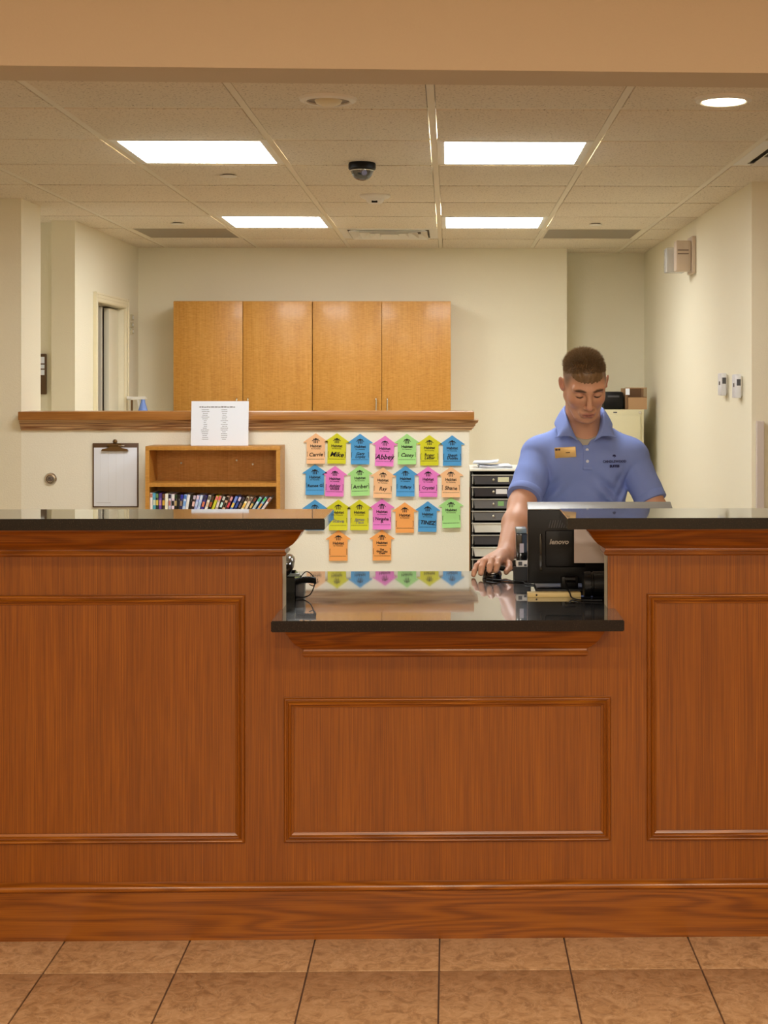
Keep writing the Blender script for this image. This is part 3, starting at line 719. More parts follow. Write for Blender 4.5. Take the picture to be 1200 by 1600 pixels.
for r, row in enumerate(NOTES):
    for k, (px_, py_, c, s, rot) in enumerate(row):
        x = wx(px_, YN); zt = wz(py_, YN); a = math.radians(rot)
        Mn = Matrix.Translation((x, YN, zt)) @ Matrix.Rotation(a, 4, 'Y')
        hb, he, H = .045, .061, .148
        yy = lambda v: -.0125*max(0, (-v-.10)/.048)**2*curl - .002     # lower edge lifts from the wall
        curl = rn.choice([.2, .4, .8, 1.0])
        # outline rows from apex to foot with matching left/right widths
        rows_ = [(0, .002), (-.012, .018), (-.028, .041), (-.042, he), (-.0445, he), (-.0445, hb), (-.065, hb), (-.085, hb), (-.105, hb), (-.12, hb), (-.135, hb), (-H, hb)]
        bm = bmesh.new(); th = .0006; pr = None
        for v, hw in rows_:
            cur = [bm.verts.new(Mn @ Vector(q)) for q in ((-hw, yy(v), v), (hw, yy(v), v), (hw, yy(v)+th, v), (-hw, yy(v)+th, v))]
            if pr:
                for i in range(4): bm.faces.new((pr[i], pr[(i+1) % 4], cur[(i+1) % 4], cur[i]))
            else: bm.faces.new(cur)
            pr = cur
        bm.faces.new(pr[::-1])
        cc, cn = NC[c]
        last = len(row)-1
        if r == 3: where = 'left one of the two in the bottom row' if k == 0 else 'right one of the two in the bottom row'
        else: where = '%s from the left in the %s' % (ORD[k], ROWS[r]) if k < last else 'rightmost in the %s' % ROWS[r]
        if r == 2 and k == 0: where += ', half hidden'
        o = tag(obj('house_note', bm, mat('note_'+cn, rgb(*cc), .75), angle=.2), '%s house-shaped note, %s' % (cn, where), 'paper note', 'house-shaped notes on the partition')
        yt = -.0032
        if not (r == 2 and k == 0) or True:
            bm = bmesh.new()
            for poly in LOGO: prism(bm, poly, lambda u, v, d: Mn @ Vector((u*1.05, d, v-.048)), yt, yt+.0006)
            obj('printed_logo', bm, M_ink, o, False)
            text('lettering', 'Habitat', .0185, M_ink, o, Mn @ FACE(0, yt, -.062), bold=.0004)
            text('lettering', 'for Humanity', .0085, M_ink, o, Mn @ FACE(0, yt, -.0745))
            bm = bmesh.new()
            for sx in (-1, 1):
                box(bm, sx*.0415-.0008, sx*.0415+.0008, yt, yt+.0005, -.118, -.090, M=Mn)
                box(bm, min(sx*.0415, sx*.038), max(sx*.0415, sx*.038), yt, yt+.0005, -.0912, -.0898, M=Mn); box(bm, min(sx*.0415, sx*.038), max(sx*.0415, sx*.038), yt, yt+.0005, -.118, -.1168, M=Mn)
            u = -.040
            while u < .038:
                l = rn.uniform(.003, .007); box(bm, u, u+l, -.0035-.0125*curl*.25, -.003-.0125*curl*.25+.0005, -.1262, -.1245, M=Mn); u += l+.0012
            obj('printed_frame', bm, M_ink, o, False)
            if s:
                lines = s.split('\n'); m_ = M_greyink if s in ('Steve', 'James\nTitus') else M_ink
                sz_ = .026 if len(lines) == 1 else .020 if len(lines) == 2 else .013
                if s == 'Mike': sz_ = .034
                if s == 'Abbey': sz_ = .034
                if len(s) > 6 and len(lines) == 1: sz_ = .021
                for i, ln in enumerate(lines):
                    text('handwriting', ln, sz_, m_, o, Mn @ FACE(0, yt-.001, -.104+(len(lines)-1)*sz_*.36-i*sz_*.72, rn.uniform(-.06, .06)), shear=rn.uniform(0, .35), bold=.0007 if s in ('Mike', 'Abbey', 'TINEZ') else .0003)
# ================================================================ THINGS ON THE LOW WORKTOP
CT = .91
# monitor seen from behind
MY = 4.30
mx0, mx1 = wx(825, MY), wx(1052, MY); mz0, mz1 = .932, wz(797, MY)
t = thing('computer_monitor', ((mx0+mx1)/2, MY+.06, CT), 'black flat computer monitor seen from behind, on the low worktop before the clerk', 'monitor')
bm = bmesh.new(); box(bm, mx0, mx1, MY, MY+.034, mz0, mz1, bev=.004); obj('back_shell', bm, M_black, t)
bm = bmesh.new(); prism(bm, [(MY-.001, mz1+.0003), (MY+.05, mz1+.0003), (MY+.05, mz1+.020), (MY+.046, mz1+.020), (MY-.001, mz1+.003)], lambda u, v, d: Vector((d, u, v)), mx0, mx1); tag(obj('top_edge', bm, mat('grey_satin', rgb(128, 128, 124), .35), t), 'light grey top edge')
obj('screen', bb(mx0+.012, mx1-.012, MY+.0345, MY+.036, mz0+.015, mz1-.012), mat('screen_glow', rgb(30, 40, 60), .2, emit=((.75, .85, 1, 1), .9)), t, False)
bm = bmesh.new(); xg = wx(845, MY); box(bm, xg-.004, xg+.004, MY-.004, MY-.0003, wz(892, MY), wz(850, MY)+.03, bev=.001); obj('groove', bm, M_blackgloss, t)
bm = bmesh.new(); box(bm, wx(852, MY), wx(915, MY), MY-.010, MY-.0003, wz(886, MY), wz(829, MY), bev=.004); obj('mount_cover', bm, M_black, t)
for k in range(9):
    bm = bmesh.new(); u = wx(857, MY)+k*.0075; zb_, zt_ = wz(825, MY), wz(813, MY)
    prism(bm, [(u, zb_), (u+.003, zb_), (u+.009, zt_), (u+.006, zt_)], lambda a, b, d: Vector((a, d, b)), MY-.002, MY-.0003); obj('vent_slat', bm, M_darkgrey, t, False)
text('lettering', 'lenovo', .021, mat('badge_grey', rgb(160, 155, 150), .3, metal=.3), t, FACE(wx(873, MY), MY-.0108, wz(846.5, MY)), shear=.25, bold=.0006)
bm = bmesh.new(); box(bm, wx(883, MY)-.012, wx(897, MY)+.012, MY-.016, MY+.03, .918, .955, bev=.004); cyl(bm, (wx(882, MY), MY-.018, .948), (wx(898, MY), MY-.018, .948), .010, seg=14); obj('hinge', bm, M_black, t)
bm = bmesh.new(); box(bm, wx(838, MY), wx(960, MY), MY-.03, MY+.16, CT+.0002, .920, bev=.004); obj('stand_base', bm, M_black, t)
# white sheet taped to the monitor back
bm = bmesh.new(); box(bm, wx(898, 4.26), wx(956, 4.26), 4.2745, 4.2755, wz(881, 4.26), wz(826.5, 4.26))
tag(obj('paper_sheet', bm, mat('dull_white_paper', rgb(206, 194, 192), .7), smooth=False), 'blank white sheet hanging against the monitor back, beside the desk upstand', 'sheet of paper')
# black round speaker lying by the monitor
ys = 4.17; bm = bmesh.new()
xr0, xr1 = wx(911, ys), .58; zc = CT+.0385
lathe(bm, [(0, 0), (.030, 0), (.036, .003), (.0375, .010), (.0375, .022), (.0345, .024), (.0345, .028), (.0375, .030), (.0375, xr1-xr0-.01), (.034, xr1-xr0), (0, xr1-xr0)], Matrix.Translation((xr0, ys, zc)) @ Matrix.Rotation(PI/2, 4, 'Y'), 32)
tag(obj('cylinder_speaker', bm, M_black), 'black round cylinder lying on the low worktop against the right upstand', 'speaker')
# pale cable cover with a screw, in front of the monitor
yb_ = 4.175
t = thing('cable_cover', (wx(866, yb_), yb_, CT), 'pale yellow flat strip with one screw on the worktop, below the monitor', 'cover strip')
obj('strip', bb(wx(824.5, yb_), wx(908, yb_), yb_, yb_+.03, CT, CT+.013, bev=.0008), mat('pale_yellow_plastic', rgb(214, 192, 132), .4), t)
bm = bmesh.new(); cyl(bm, (wx(838.5, yb_), yb_-.001, CT+.0065), (wx(838.5, yb_), yb_+.001, CT+.0065), .0028, seg=10); obj('screw', bm, M_black, t)
bm = bmesh.new()
xx = wx(887, 4.2)
tube(bm, smooth_path([(xx, 4.278, .945), (xx, 4.24, .94), (xx+.002, 4.20, .927), (xx+.004, 4.165, .9235), (xx+.008, 4.14, .9135), (xx+.03, 4.10, .9128), (xx+.09, 4.09, .9128)], 5), .0024, 8)
tag(obj('power_cord', bm, M_black), 'black cord dropping from the monitor hinge over the pale strip', 'cable')
# card terminal between the arm and the monitor
ty = 4.52
t = thing('card_terminal', (wx(815, ty), ty+.03, CT), 'black upright card terminal with silver top and white keypad, left of the monitor', 'card reader')
xa, xb_ = wx(806.5, ty), wx(824, ty)
bm = bmesh.new(); prism(bm, [(ty+.005, CT), (ty+.085, CT), (ty+.075, wz(890, ty)), (ty+.012, wz(887, ty))], lambda u, v, d: Vector((d, u, v)), xa-.006, xb_+.012); obj('base', bm, M_black, t)
obj('body', bb(xa, xb_, ty+.002, ty+.055, wz(876, ty), wz(834, ty), bev=.003), M_blackgloss, t)
obj('top_cap', bb(xa-.001, xb_-.002, ty, ty+.057, wz(834, ty)+.0002, wz(825.5, ty), bev=.003), mat('silver_plastic', rgb(120, 132, 136), .3, metal=.3), t)
obj('label_sticker', bb(wx(812, ty), wx(818.5, ty), ty+.001, ty+.002, wz(864, ty), wz(849.5, ty)), mat('lilac_label', rgb(190, 182, 190), .6), t, False)
kp = obj('keypad', bb(xa+.001, xb_+.010, ty+.004, ty+.056, wz(887, ty)+.0015, wz(876, ty)-.0003, bev=.002), M_white, t)
obj('key', bb(wx(810, ty), wx(816, ty), ty+.002, ty+.004, wz(884, ty), wz(878, ty)), M_darkgrey, kp, False)
obj('key', bb(wx(819, ty), wx(823, ty), ty+.002, ty+.004, wz(885, ty), wz(882, ty)), M_darkgrey, kp, False)
# keyboard behind the monitor (clerk's left hand rests there)
t = thing('computer_keyboard', (.60, 4.60, CT), 'black computer keyboard on the worktop behind the monitor', 'keyboard')
obj('tray', bb(.42, .78, 4.53, 4.67, CT, CT+.014, bev=.003), M_black, t)
bm = bmesh.new()
for i in range(15):
    for j in range(5): box(bm, .43+i*.0225, .448+i*.0225, 4.54+j*.025, 4.56+j*.025, CT+.014, CT+.019, bev=.001)
tag(obj('keys', bm, M_darkgrey, t, False), kind='stuff')
# mouse under the hand, and its cord
mc = Vector((wx(769, 4.60), 4.612, CT))
bm = bmesh.new()
vs = ball(bm, mc+Vector((0, 0, .008)), 1, 24, (.032, .055, .024))
for v in vs: v.co.z = max(v.co.z, CT+.001)
t = thing('computer_mouse', mc, "black and silver computer mouse under the clerk's right hand", 'mouse')
obj('shell', bm, M_blackgloss, t)
bm = bmesh.new(); ball(bm, mc+Vector((0, -.012, .013)), 1, 20, (.024, .040, .0205)); obj('silver_cover', bm, M_chrome, t)
bm = bmesh.new(); cyl(bm, mc+Vector((-.004, -.030, .028)), mc+Vector((.004, -.030, .028)), .007, seg=14); obj('scroll_wheel', bm, M_black, t)
bm = bmesh.new(); box(bm, mc.x-.05, mc.x+.055, 4.535, 4.69, CT+.0002, CT+.0008, bev=.0002)
bm2 = bmesh.new()
tube(bm2, smooth_path([mc+Vector((0, -.050, .006)), mc+Vector((.005, -.085, .004)), mc+Vector((.045, -.11, .003)), mc+Vector((.11, -.12, .003)), (wx(826, 4.46), 4.47, CT+.004), (wx(845, 4.4), 4.42, CT+.003), (.31, 4.36, CT+.003)], 6), .0022, 8)
tube(bm2, smooth_path([mc+Vector((-.02, -.065, .0035)), mc+Vector((.02, -.105, .0035)), mc+Vector((.09, -.135, .0035)), (wx(822, 4.42), 4.44, CT+.003), (.28, 4.40, CT+.003)], 6), .0018, 8)
tag(obj('mouse_cord', bm2, M_black), 'thin black mouse cord curving from the hand toward the monitor', 'cable')
bm.free()
# desk phone half hidden behind the left upstand
py = 4.17
t = thing('desk_phone', (-.53, py+.1, CT), 'black desk phone with coiled cord peeking out behind the left upstand', 'telephone')
bm = bmesh.new(); prism(bm, [(py, CT), (py+.2, CT), (py+.2, CT+.035), (py+.03, CT+.078), (py, CT+.06)], lambda u, v, d: Vector((d, u, v)), -.64, -.452); obj('base', bm, M_blackgloss, t)
obj('side_plate', bb(-.452, wx(475, py), py+.01, py+.06, CT, CT+.05, bev=.004), M_darkgrey, t)
obj('number_card', bb(-.475, -.452+.012, py+.005, py+.03, CT+.062, CT+.070), mat('silver_plastic', rgb(120, 132, 136), .3, metal=.3), t)
bm = bmesh.new(); tube(bm, smooth_path([(-.50, py+.0, CT+.068), (-.472, py+.01, CT+.088), (-.478, py+.10, CT+.10), (-.50, py+.17, CT+.075)], 6), [.017]*6+[.014]*7+[.018]*6, 14); obj('handset', bm, M_blackgloss, t)
bm = bmesh.new(); pts = []
for i in range(150):
    u = i/149; a = i*.75
    c = Vector((-.448+.058*u, py-.012+.01*math.sin(u*3), CT+.050+.004*math.sin(u*2.5)))
    pts.append(c+Vector((0, math.cos(a)*.008, math.sin(a)*.008)))
tube(bm, pts, .0024, 6); obj('coiled_cord', bm, M_black, t)
bm = bmesh.new(); tube(bm, smooth_path([(-.392, py-.015, CT+.046), (-.395, py-.02, CT+.034), (-.405, py-.02, CT+.014), (-.425, py-.012, CT+.004), (-.448, py-.01, CT+.006)], 6), .0018, 8)
tube(bm, smooth_path([(-.440, py+.03, CT+.055), (-.42, py+.02, CT+.105-.03), (-.40, py+.02, CT+.06), (-.392, py, CT+.045), (-.398, py, CT+.036), (-.41, py, CT+.040)], 6), .0015, 8); obj('loose_cord', bm, M_black, t)

# ================================================================ BEHIND THE PARTITION END
CYT = 7.15
t = thing('drawer_cart', (.24, 7.3, 0), 'black framed cart of grey and white plastic drawers beside the partition end', 'drawer cart')
x0c, x1c = .104, .352
M_tube = mat('black_steel', rgb(26, 24, 22), .35, metal=.3)
topz = wz(733, CYT)
obj('top_panel', bb(x0c-.004, x1c+.004, CYT-.005, CYT+.37, topz-.010, topz, bev=.002), M_whitemetal, t)
for sx in (x0c+.002, x1c-.010):
    for sy in (CYT+.01, CYT+.35):
        obj('upright', bb(sx, sx+.008, sy, sy+.01, .055, topz-.0105), M_tube, t, False)
        bm = bmesh.new(); cyl(bm, (sx-.008, sy+.005, .027), (sx+.014, sy+.005, .027), .027, seg=18); obj('caster', bm, M_black, t)
obj('side_panel', bb(x0c-.001, x0c+.0015, CYT+.02, CYT+.345, .1, topz-.011), M_tube, t, False)  # black sheets added to stand for the shade between the drawers
obj('side_panel', bb(x1c-.0015, x1c+.001, CYT+.02, CYT+.345, .1, topz-.011), M_tube, t, False)
obj('back_panel', bb(x0c+.012, x1c-.012, CYT+.352, CYT+.356, .1, topz-.011), M_tube, t, False)  # added as well, so the drawer gaps look shaded
M_drw = [M_darkgrey, mat('charcoal_plastic', rgb(50, 48, 54), .35), M_midgrey, M_midgrey, mat('milky_plastic', rgb(232, 232, 224), .35), M_darkgrey, mat('milky_plastic', rgb(232, 232, 224), .35), M_tube, M_darkgrey, M_midgrey]
for k in range(10):
    zt_ = wz(741.8+k*18.8, CYT); xL, xR = x0c+.013, x1c-.013
    mdr = M_drw[k]
    bm = bmesh.new()
    n0, n1 = .0, .012
    prism(bm, [(xL, zt_-.004), (xR, zt_-.004), (xR-.010, zt_-.048), (xL+.010, zt_-.048)], lambda u, v, d: Vector((u, d, v)), CYT+.001, CYT+.006)
    d = obj('drawer', bm, mdr, t, False)
    bm = bmesh.new(); box(bm, xL-.008, xR+.008, CYT-.006, CYT+.006, zt_-.005, zt_, bev=.001); box(bm, xL+.008, xR-.008, CYT+.007, CYT+.33, zt_-.048, zt_-.044); box(bm, xL-.004, xL, CYT+.007, CYT+.34, zt_-.046, zt_); box(bm, xR, xR+.004, CYT+.007, CYT+.34, zt_-.046, zt_)
    obj('lip', bm, mat('pale_lip', rgb(196, 194, 186), .35) if k not in (4, 6) else mdr, d)
    if k in (0, 1, 2, 3):
        bm = bmesh.new(); ball(bm, (wx(771, CYT), CYT-.008, zt_-.024), .0075, 12); cyl(bm, (wx(771, CYT), CYT-.003, zt_-.024), (wx(771, CYT), CYT+.003, zt_-.024), .004, seg=8); obj('knob', bm, M_chrome, d)
    if k in (0, 1, 2, 6, 7):
        cl = {0: (226, 226, 190), 1: (236, 236, 236), 2: (140, 190, 120), 6: (190, 225, 190), 7: (196, 208, 70)}[k]
        lx = {0: wx(778, CYT), 1: wx(775, CYT), 2: wx(778, CYT), 6: wx(791, CYT), 7: wx(788, CYT)}[k]
        obj('label_card', bb(lx, lx+(.055 if k < 2 else .03), CYT-.0012, CYT+.0005, zt_-.036, zt_-.012), mat('card_%d' % k, rgb(*cl), .6), d, False)
# papers on the cart
for k, (dx, dy, rz, lab) in enumerate(((.0, .02, .12, 'white paper stack lying on top of the drawer cart, bottom sheets'), (.01, .05, -.25, 'curled white booklet lying uppermost on the drawer cart'))):
    bm = bmesh.new()
    n_ = 10; wv = .13 if k == 0 else .10
    for q in range(3 if k == 0 else 2):
        prev = None
        for i in range(n_+1):
            u = i/n_; z = topz+.002+q*.004+k*.020+(.014*abs(u-.5)*u if k else .002*math.sin(u*6+q))
            ang = rz+q*.05
            row = []
            for (yy_, zz) in ((0, 0), (.2, 0), (.2, .002), (0, .002)):
                X = (u-.5)*wv*1.3; Y = yy_
                row.append(bm.verts.new((x0c+.085+dx+(.045 if k == 0 else -.02)+X*math.cos(ang)-Y*math.sin(ang)*.3, CYT+.03+dy+Y, z+zz)))
            if prev:
                for i2 in range(4): bm.faces.new((prev[i2], prev[(i2+1) % 4], row[(i2+1) % 4], row[i2]))
            else: bm.faces.new(row)
            prev = row
        bm.faces.new(prev[::-1])
    tag(obj('paper_stack' if k == 0 else 'booklet', bm, M_paper, smooth=False), lab, 'papers' if k == 0 else 'booklet')
# low table with cardboard box behind the clerk
t = thing('side_table', (.56, 7.35, 0), 'plain beige side table behind the clerk, mostly hidden', 'table')
obj('table_top', bb(.375, .95, 7.1, 7.6, .70, .73, bev=.002), M_lam, t)
for sx in (.385, .91):
    for sy in (7.11, 7.56): obj('leg', bb(sx, sx+.03, sy, sy+.03, 0, .70), M_tube, t, False)
xb0 = .382; t = thing('cardboard_box', (xb0+.13, 7.3, .73), 'brown cardboard box seen in the gap between the arm and the monitor', 'box')
obj('body', bb(xb0, xb0+.26, 7.16, 7.42, .73, wz(774, 7.16), bev=.002), M_kraft, t)
obj('tape', bb(xb0+.11, xb0+.15, 7.158, 7.42, wz(774, 7.16)-.06, wz(774, 7.16)+.001), mat('packing_tape', rgb(205, 180, 120), .3), t, False)
bm = bb(xb0+.01, xb0+.22, 7.18, 7.40, wz(774, 7.16)+.002, wz(765, 7.16), bev=.002); o = tag(obj('file_folder', bm, mat('manila', rgb(222, 196, 140), .6)), 'manila folders lying on the cardboard box behind the clerk', 'folder')

# file cabinet in the recess with things on it
fy = 9.2; fx1 = wx(1007, fy); fx0 = fx1-.46; fz = wz(640, fy)
t = thing('file_cabinet', ((fx0+fx1)/2, 9.5, 0), 'beige steel file cabinet in the right recess behind the clerk', 'cabinet')
obj('body', bb(fx0, fx1, fy+.012, 9.86, .02, fz, bev=.003), M_beige, t)
obj('plinth', bb(fx0+.02, fx1-.02, fy+.03, 9.84, 0, .02), M_black, t, False)
for k in range(4):
    zt_ = fz-.038-k*.325
    d = obj('drawer', bb(fx0+.022, fx1-.022, fy, fy+.0115, zt_-.315, zt_, bev=.003), M_beige, t)
    bm = bmesh.new(); box(bm, fx0+.15, fx1-.15, fy-.014, fy-.0002, zt_-.12, zt_-.105, bev=.003); obj('handle', bm, M_chrome, d)
bm = bmesh.new(); cyl(bm, (wx(1001, fy), fy+.004, fz-.019), (wx(1001, fy), fy+.0125, fz-.019), .009, seg=14); obj('lock', bm, M_chrome, t)
obj('name_plate', bb(wx(959, fy), wx(965, fy), fy+.0105, fy+.0118, fz-.022, fz-.015), M_darkgrey, t, False)
bx = 9.25; bm = bmesh.new(); box(bm, wx(943, bx), wx(975.5, bx), bx, bx+.2, fz, wz(612, bx), bev=.018)
t2 = tag(obj('black_case', bm, M_black), 'black rounded case standing on the file cabinet beside the cardboard tray', 'case')
bm = bmesh.new(); box(bm, wx(950, bx), wx(968, bx), bx-.004, bx-.0002, wz(621, bx), wz(618, bx), bev=.001); obj('handle', bm, M_darkgrey, t2)
t = thing('cardboard_tray', (wx(995, bx), bx+.1, fz), 'open brown cardboard tray with white tab on the file cabinet, right of the black case', 'box')
xa, xb_ = wx(978, bx), wx(1011.5, bx)
xb_ = min(xb_, 1.30)
zt_ = wz(607, bx)
obj('front_panel', bb(wx(982, bx), xb_, bx, bx+.004, fz, wz(621, bx)), M_kraft, t, False)
obj('back_panel', bb(xa, xb_, bx+.25, bx+.254, fz, zt_), mat('dark_cardboard', rgb(120, 88, 58), .8), t, False)
for x in (xa, xb_-.004): obj('side_panel', bb(x, x+.004, bx+.004, bx+.25, fz, zt_), M_kraft, t, False)
obj('bottom_panel', bb(xa+.004, xb_-.004, bx+.004, bx+.25, fz, fz+.004), M_kraft, t, False)
obj('top_rail', bb(xa, xb_, bx-.002, bx+.02, zt_+.0003, zt_+.006), M_kraft, t, False)
tag(obj('corner_tab', bb(xa, xa+.026, bx-.004, bx-.0005, wz(617, bx), zt_), M_paper, t, False), 'white corner tab')
obj('corner_post', bb(xb_-.022, xb_, bx-.004, bx-.0005, wz(620, bx), zt_), mat('grey_card', rgb(150, 130, 100), .8), t, False)
obj('corner_post', bb(xa, xa+.014, bx-.004, bx-.0005, fz, wz(617, bx)), mat('dark_cardboard', rgb(120, 88, 58), .8), t, False)

# ================================================================ RIGHT WALL FITTINGS (face X = 1.352)
RX = 1.352
def yr(px): return RX/((px-CX)/F+TH)
def rfit(yc, zc): return Matrix.Translation((RX, yc, zc))   # local -x out of the wall
yc = yr(1085); zc = wz(399, yc); SF = 1.28
t = thing('fire_strobe', (RX, yc, zc), 'white fire alarm strobe with clear flash lens, high on the right wall', 'alarm')
bm = bmesh.new(); box(bm, RX-SF*.018, RX, yc-SF*.062, yc+SF*.062, zc-SF*.080, zc+SF*.080, bev=.004); obj('back_plate', bm, mat('pinkish_white_plastic', rgb(214, 196, 178), .4), t)
bm = bmesh.new(); box(bm, RX-SF*.085, RX-SF*.018, yc-SF*.050, yc+SF*.020, zc-SF*.070, zc+SF*.062, bev=.010); obj('horn_housing', bm, mat('pinkish_white_plastic', rgb(214, 196, 178), .4), t)
for k in range(2):
    bm = bmesh.new(); box(bm, RX-SF*.078, RX-SF*.03, yc-SF*.054, yc-SF*.0505, zc+SF*.002+k*.02, zc+SF*.006+k*.02, bev=.001); obj('slot', bm, mat('dull_brown', rgb(120, 100, 86), .6), t)
bm = bmesh.new(); box(bm, RX-SF*.115, RX-SF*.03, yc+SF*.024, yc+SF*.10, zc-SF*.070, zc+SF*.038, bev=.008); obj('flash_lens', bm, mat('frosted_lens', rgb(226, 226, 224), .12, trans=.35), t)
bm = bmesh.new(); ball(bm, (RX-SF*.055, yc+SF*.020, zc-SF*.012), .012, 12, (.8, .6, 1.6)); obj('flash_tube', bm, M_chrome, t)
bm = bmesh.new(); box(bm, RX-SF*.03, RX, yc+SF*.0205, yc+SF*.09, zc-SF*.04, zc+SF*.03); obj('lens_mount', bm, M_white, t)
for k, (pc, za_, zb_, lab) in enumerate(((1137, 583, 618, 'white thermostat on the right wall, the one farther from the wall corner'), (1160, 585, 622, 'white thermostat on the right wall, the one nearer the wall corner'))):
    yc = yr(pc); zc = wz((za_+zb_)/2, yc); h = (zb_-za_)/2*yc/F
    t = thing('thermostat', (RX, yc, zc), lab, 'thermostat', 'pair of thermostats')
    obj('wall_plate', bb(RX-.008, RX, yc-.030, yc+.036, zc-h*.85, zc+h*.85, bev=.003), M_white, t)
    obj('cover', bb(RX-.036, RX-.0085, yc-.040, yc+.044, zc-h, zc+h, bev=.005), mat('bluish_white_plastic', rgb(222, 222, 226), .4), t)
    bm = bmesh.new(); box(bm, RX-.0375, RX-.0362, yc-.016, yc+.010, zc-.004, zc+.014, bev=.0004); box(bm, RX-.030, RX-.012, yc-.0415, yc-.0402, zc+h*.05, zc+h*.6); obj('display', bm, M_darkgrey, t)
# ================================================================ LEFT FITTINGS
for k, (za_, zb_) in enumerate(((492, 501), (504, 512), (514, 522))):
    yc = yl(207.5)
    t = tag(obj('switch_plate', bb(LX, LX+.008, yc-.035, yc+.035, wz(zb_, yc), wz(za_, yc), bev=.002), mat('beige_plate', rgb(196, 184, 150), .5)), ['uppermost', 'middle', 'lowest'][k]+' of the three small beige switch plates right of the left door', 'switch', 'switch plates by the left door')
    obj('toggle', bb(LX+.008, LX+.014, yc-.006, yc+.006, wz(zb_, yc)+.008, wz(za_, yc)-.008, bev=.001), M_white, t)
yw = 8.055
t = thing('wall_frame', (wx(71, yw), yw, wz(616, yw)), 'dark wooden framed holder with white cards, in the gap beside the left pillar', 'frame')
obj('board', bb(wx(58, yw), wx(77, yw), yw-.02, yw, wz(616, yw), wz(553, yw), bev=.006), mat('dark_frame_wood', rgb(92, 66, 34), .5), t)
for za_, zb_ in ((558, 568), (570, 576), (578, 586)):
    obj('card', bb(wx(60, yw), wx(74.5, yw), yw-.023, yw-.0203, wz(zb_, yw), wz(za_, yw)), M_paper, t, False)
# spray bottle and towel holder by the back left corner, on a back counter
t = thing('back_counter', (-1.3, 9.3, 0), 'hidden low back counter standing along the back wall under the golden cabinets', 'counter')
obj('counter_top', bb(-2.07, .3, 8.98, 9.56, .88, .92, bev=.003), M_lam, t)
obj('counter_body', bb(-2.07, .3, 9.04, 9.56, 0, .88), M_maple, t, False)
sy = 9.1; sx = wx(223, sy); zt_ = wz(620, sy)
t = thing('spray_bottle', (sx, sy, .92), 'blue spray bottle with white trigger beside the back left corner', 'bottle')
bm = bmesh.new(); lathe(bm, [(0, .92), (.042, .92), (.044, 1.0), (.044, 1.30), (.036, 1.34), (.014, wz(628, sy)), (.013, wz(624, sy)), (0, wz(624, sy))], Matrix.Translation((sx+.01, sy, 0)), 20); obj('bottle_body', bm, mat('blue_plastic', rgb(120, 150, 220), .2), t)
bm = bmesh.new(); prism(bm, [(sx-.06, zt_-.018), (sx-.062, zt_), (sx+.02, zt_+.003), (sx+.034, zt_-.012), (sx+.022, wz(624, sy)+.001), (sx-.004, wz(624, sy)+.001), (sx-.02, zt_-.018)], lambda u, v, d: Vector((u, d, v)), sy-.012, sy+.012); obj('spray_head', bm, M_white, t)
bm = bmesh.new(); prism(bm, [(sx-.026, zt_-.016), (sx-.016, zt_-.016), (sx-.010, zt_-.06), (sx-.016, zt_-.075), (sx-.02, zt_-.06)], lambda u, v, d: Vector((u, d, v)), sy-.006, sy+.006); obj('trigger', bm, M_white, t)
hx = wx(206, sy)
t = thing('paper_towel_stand', (hx, sy+.04, .92), 'thin upright stand with a grey crossbar, left of the blue spray bottle', 'stand')
bm = bmesh.new(); cyl(bm, (hx, sy+.04, .92), (hx, sy+.04, zt_-.02), .007, seg=12); obj('pole', bm, M_brass, t)
bm = bmesh.new(); cyl(bm, (hx, sy+.04, .92), (hx, sy+.04, .93), .06, seg=24); obj('base', bm, M_brass, t)
bm = bmesh.new(); cyl(bm, (hx-.03, sy+.04, zt_-.008), (hx+.006, sy+.04, zt_-.01), .012, seg=14); obj('crossbar', bm, M_white, t)
# ================================================================ THE CLERK
# signed-distance modelling, polygonised with surface nets on sparse blocks
def v3(*a): return np.array(a, float)
class Prim:
    def __init__(s, kind, c, k, op, frame=None): s.kind, s.c, s.k, s.op, s.frame = kind, c, k, op, frame
    def bound(s):
        if s.kind == 'cone':
            a, b, r0, r1 = s.c; c = (a+b)/2; R = np.linalg.norm(a-b)/2+max(r0, r1)
        elif s.kind == 'ell': c, r = s.c[0], s.c[1]; R = max(r)
        elif s.kind == 'rell': c, r = s.c[0], s.c[1]; R = max(r)
        if s.frame is not None: c = s.frame[0] + s.frame[1] @ c
        return c, R
    def d(s, P):
        if s.frame is not None: P = (P-s.frame[0]) @ s.frame[1]
        if s.kind == 'cone':
            a, b, r0, r1 = s.c; ab = b-a; t = np.clip(((P-a) @ ab)/max(ab @ ab, 1e-12), 0, 1)
            return np.linalg.norm(P-a-t[:, None]*ab, axis=1)-(r0+(r1-r0)*t)
        c, r = s.c[0], s.c[1]; q = P-c
        if s.kind == 'rell': q = q @ s.c[2]
        k0 = np.linalg.norm(q/r, axis=1); k1 = np.linalg.norm(q/(r*r), axis=1)
        return k0*(k0-1)/np.maximum(k1, 1e-9)
def cone(a, b, r0, r1, k=.012, op='+', fr=None): return Prim('cone', (v3(*a), v3(*b), r0, r1), k, op, fr)
def ell(c, r, k=.012, op='+', fr=None): return Prim('ell', (v3(*c), v3(*r)), k, op, fr)
def rell(c, r, rot, k=.012, op='+', fr=None): return Prim('rell', (v3(*c), v3(*r), np.array(rot.to_matrix() if hasattr(rot, 'to_matrix') else rot)), k, op, fr)
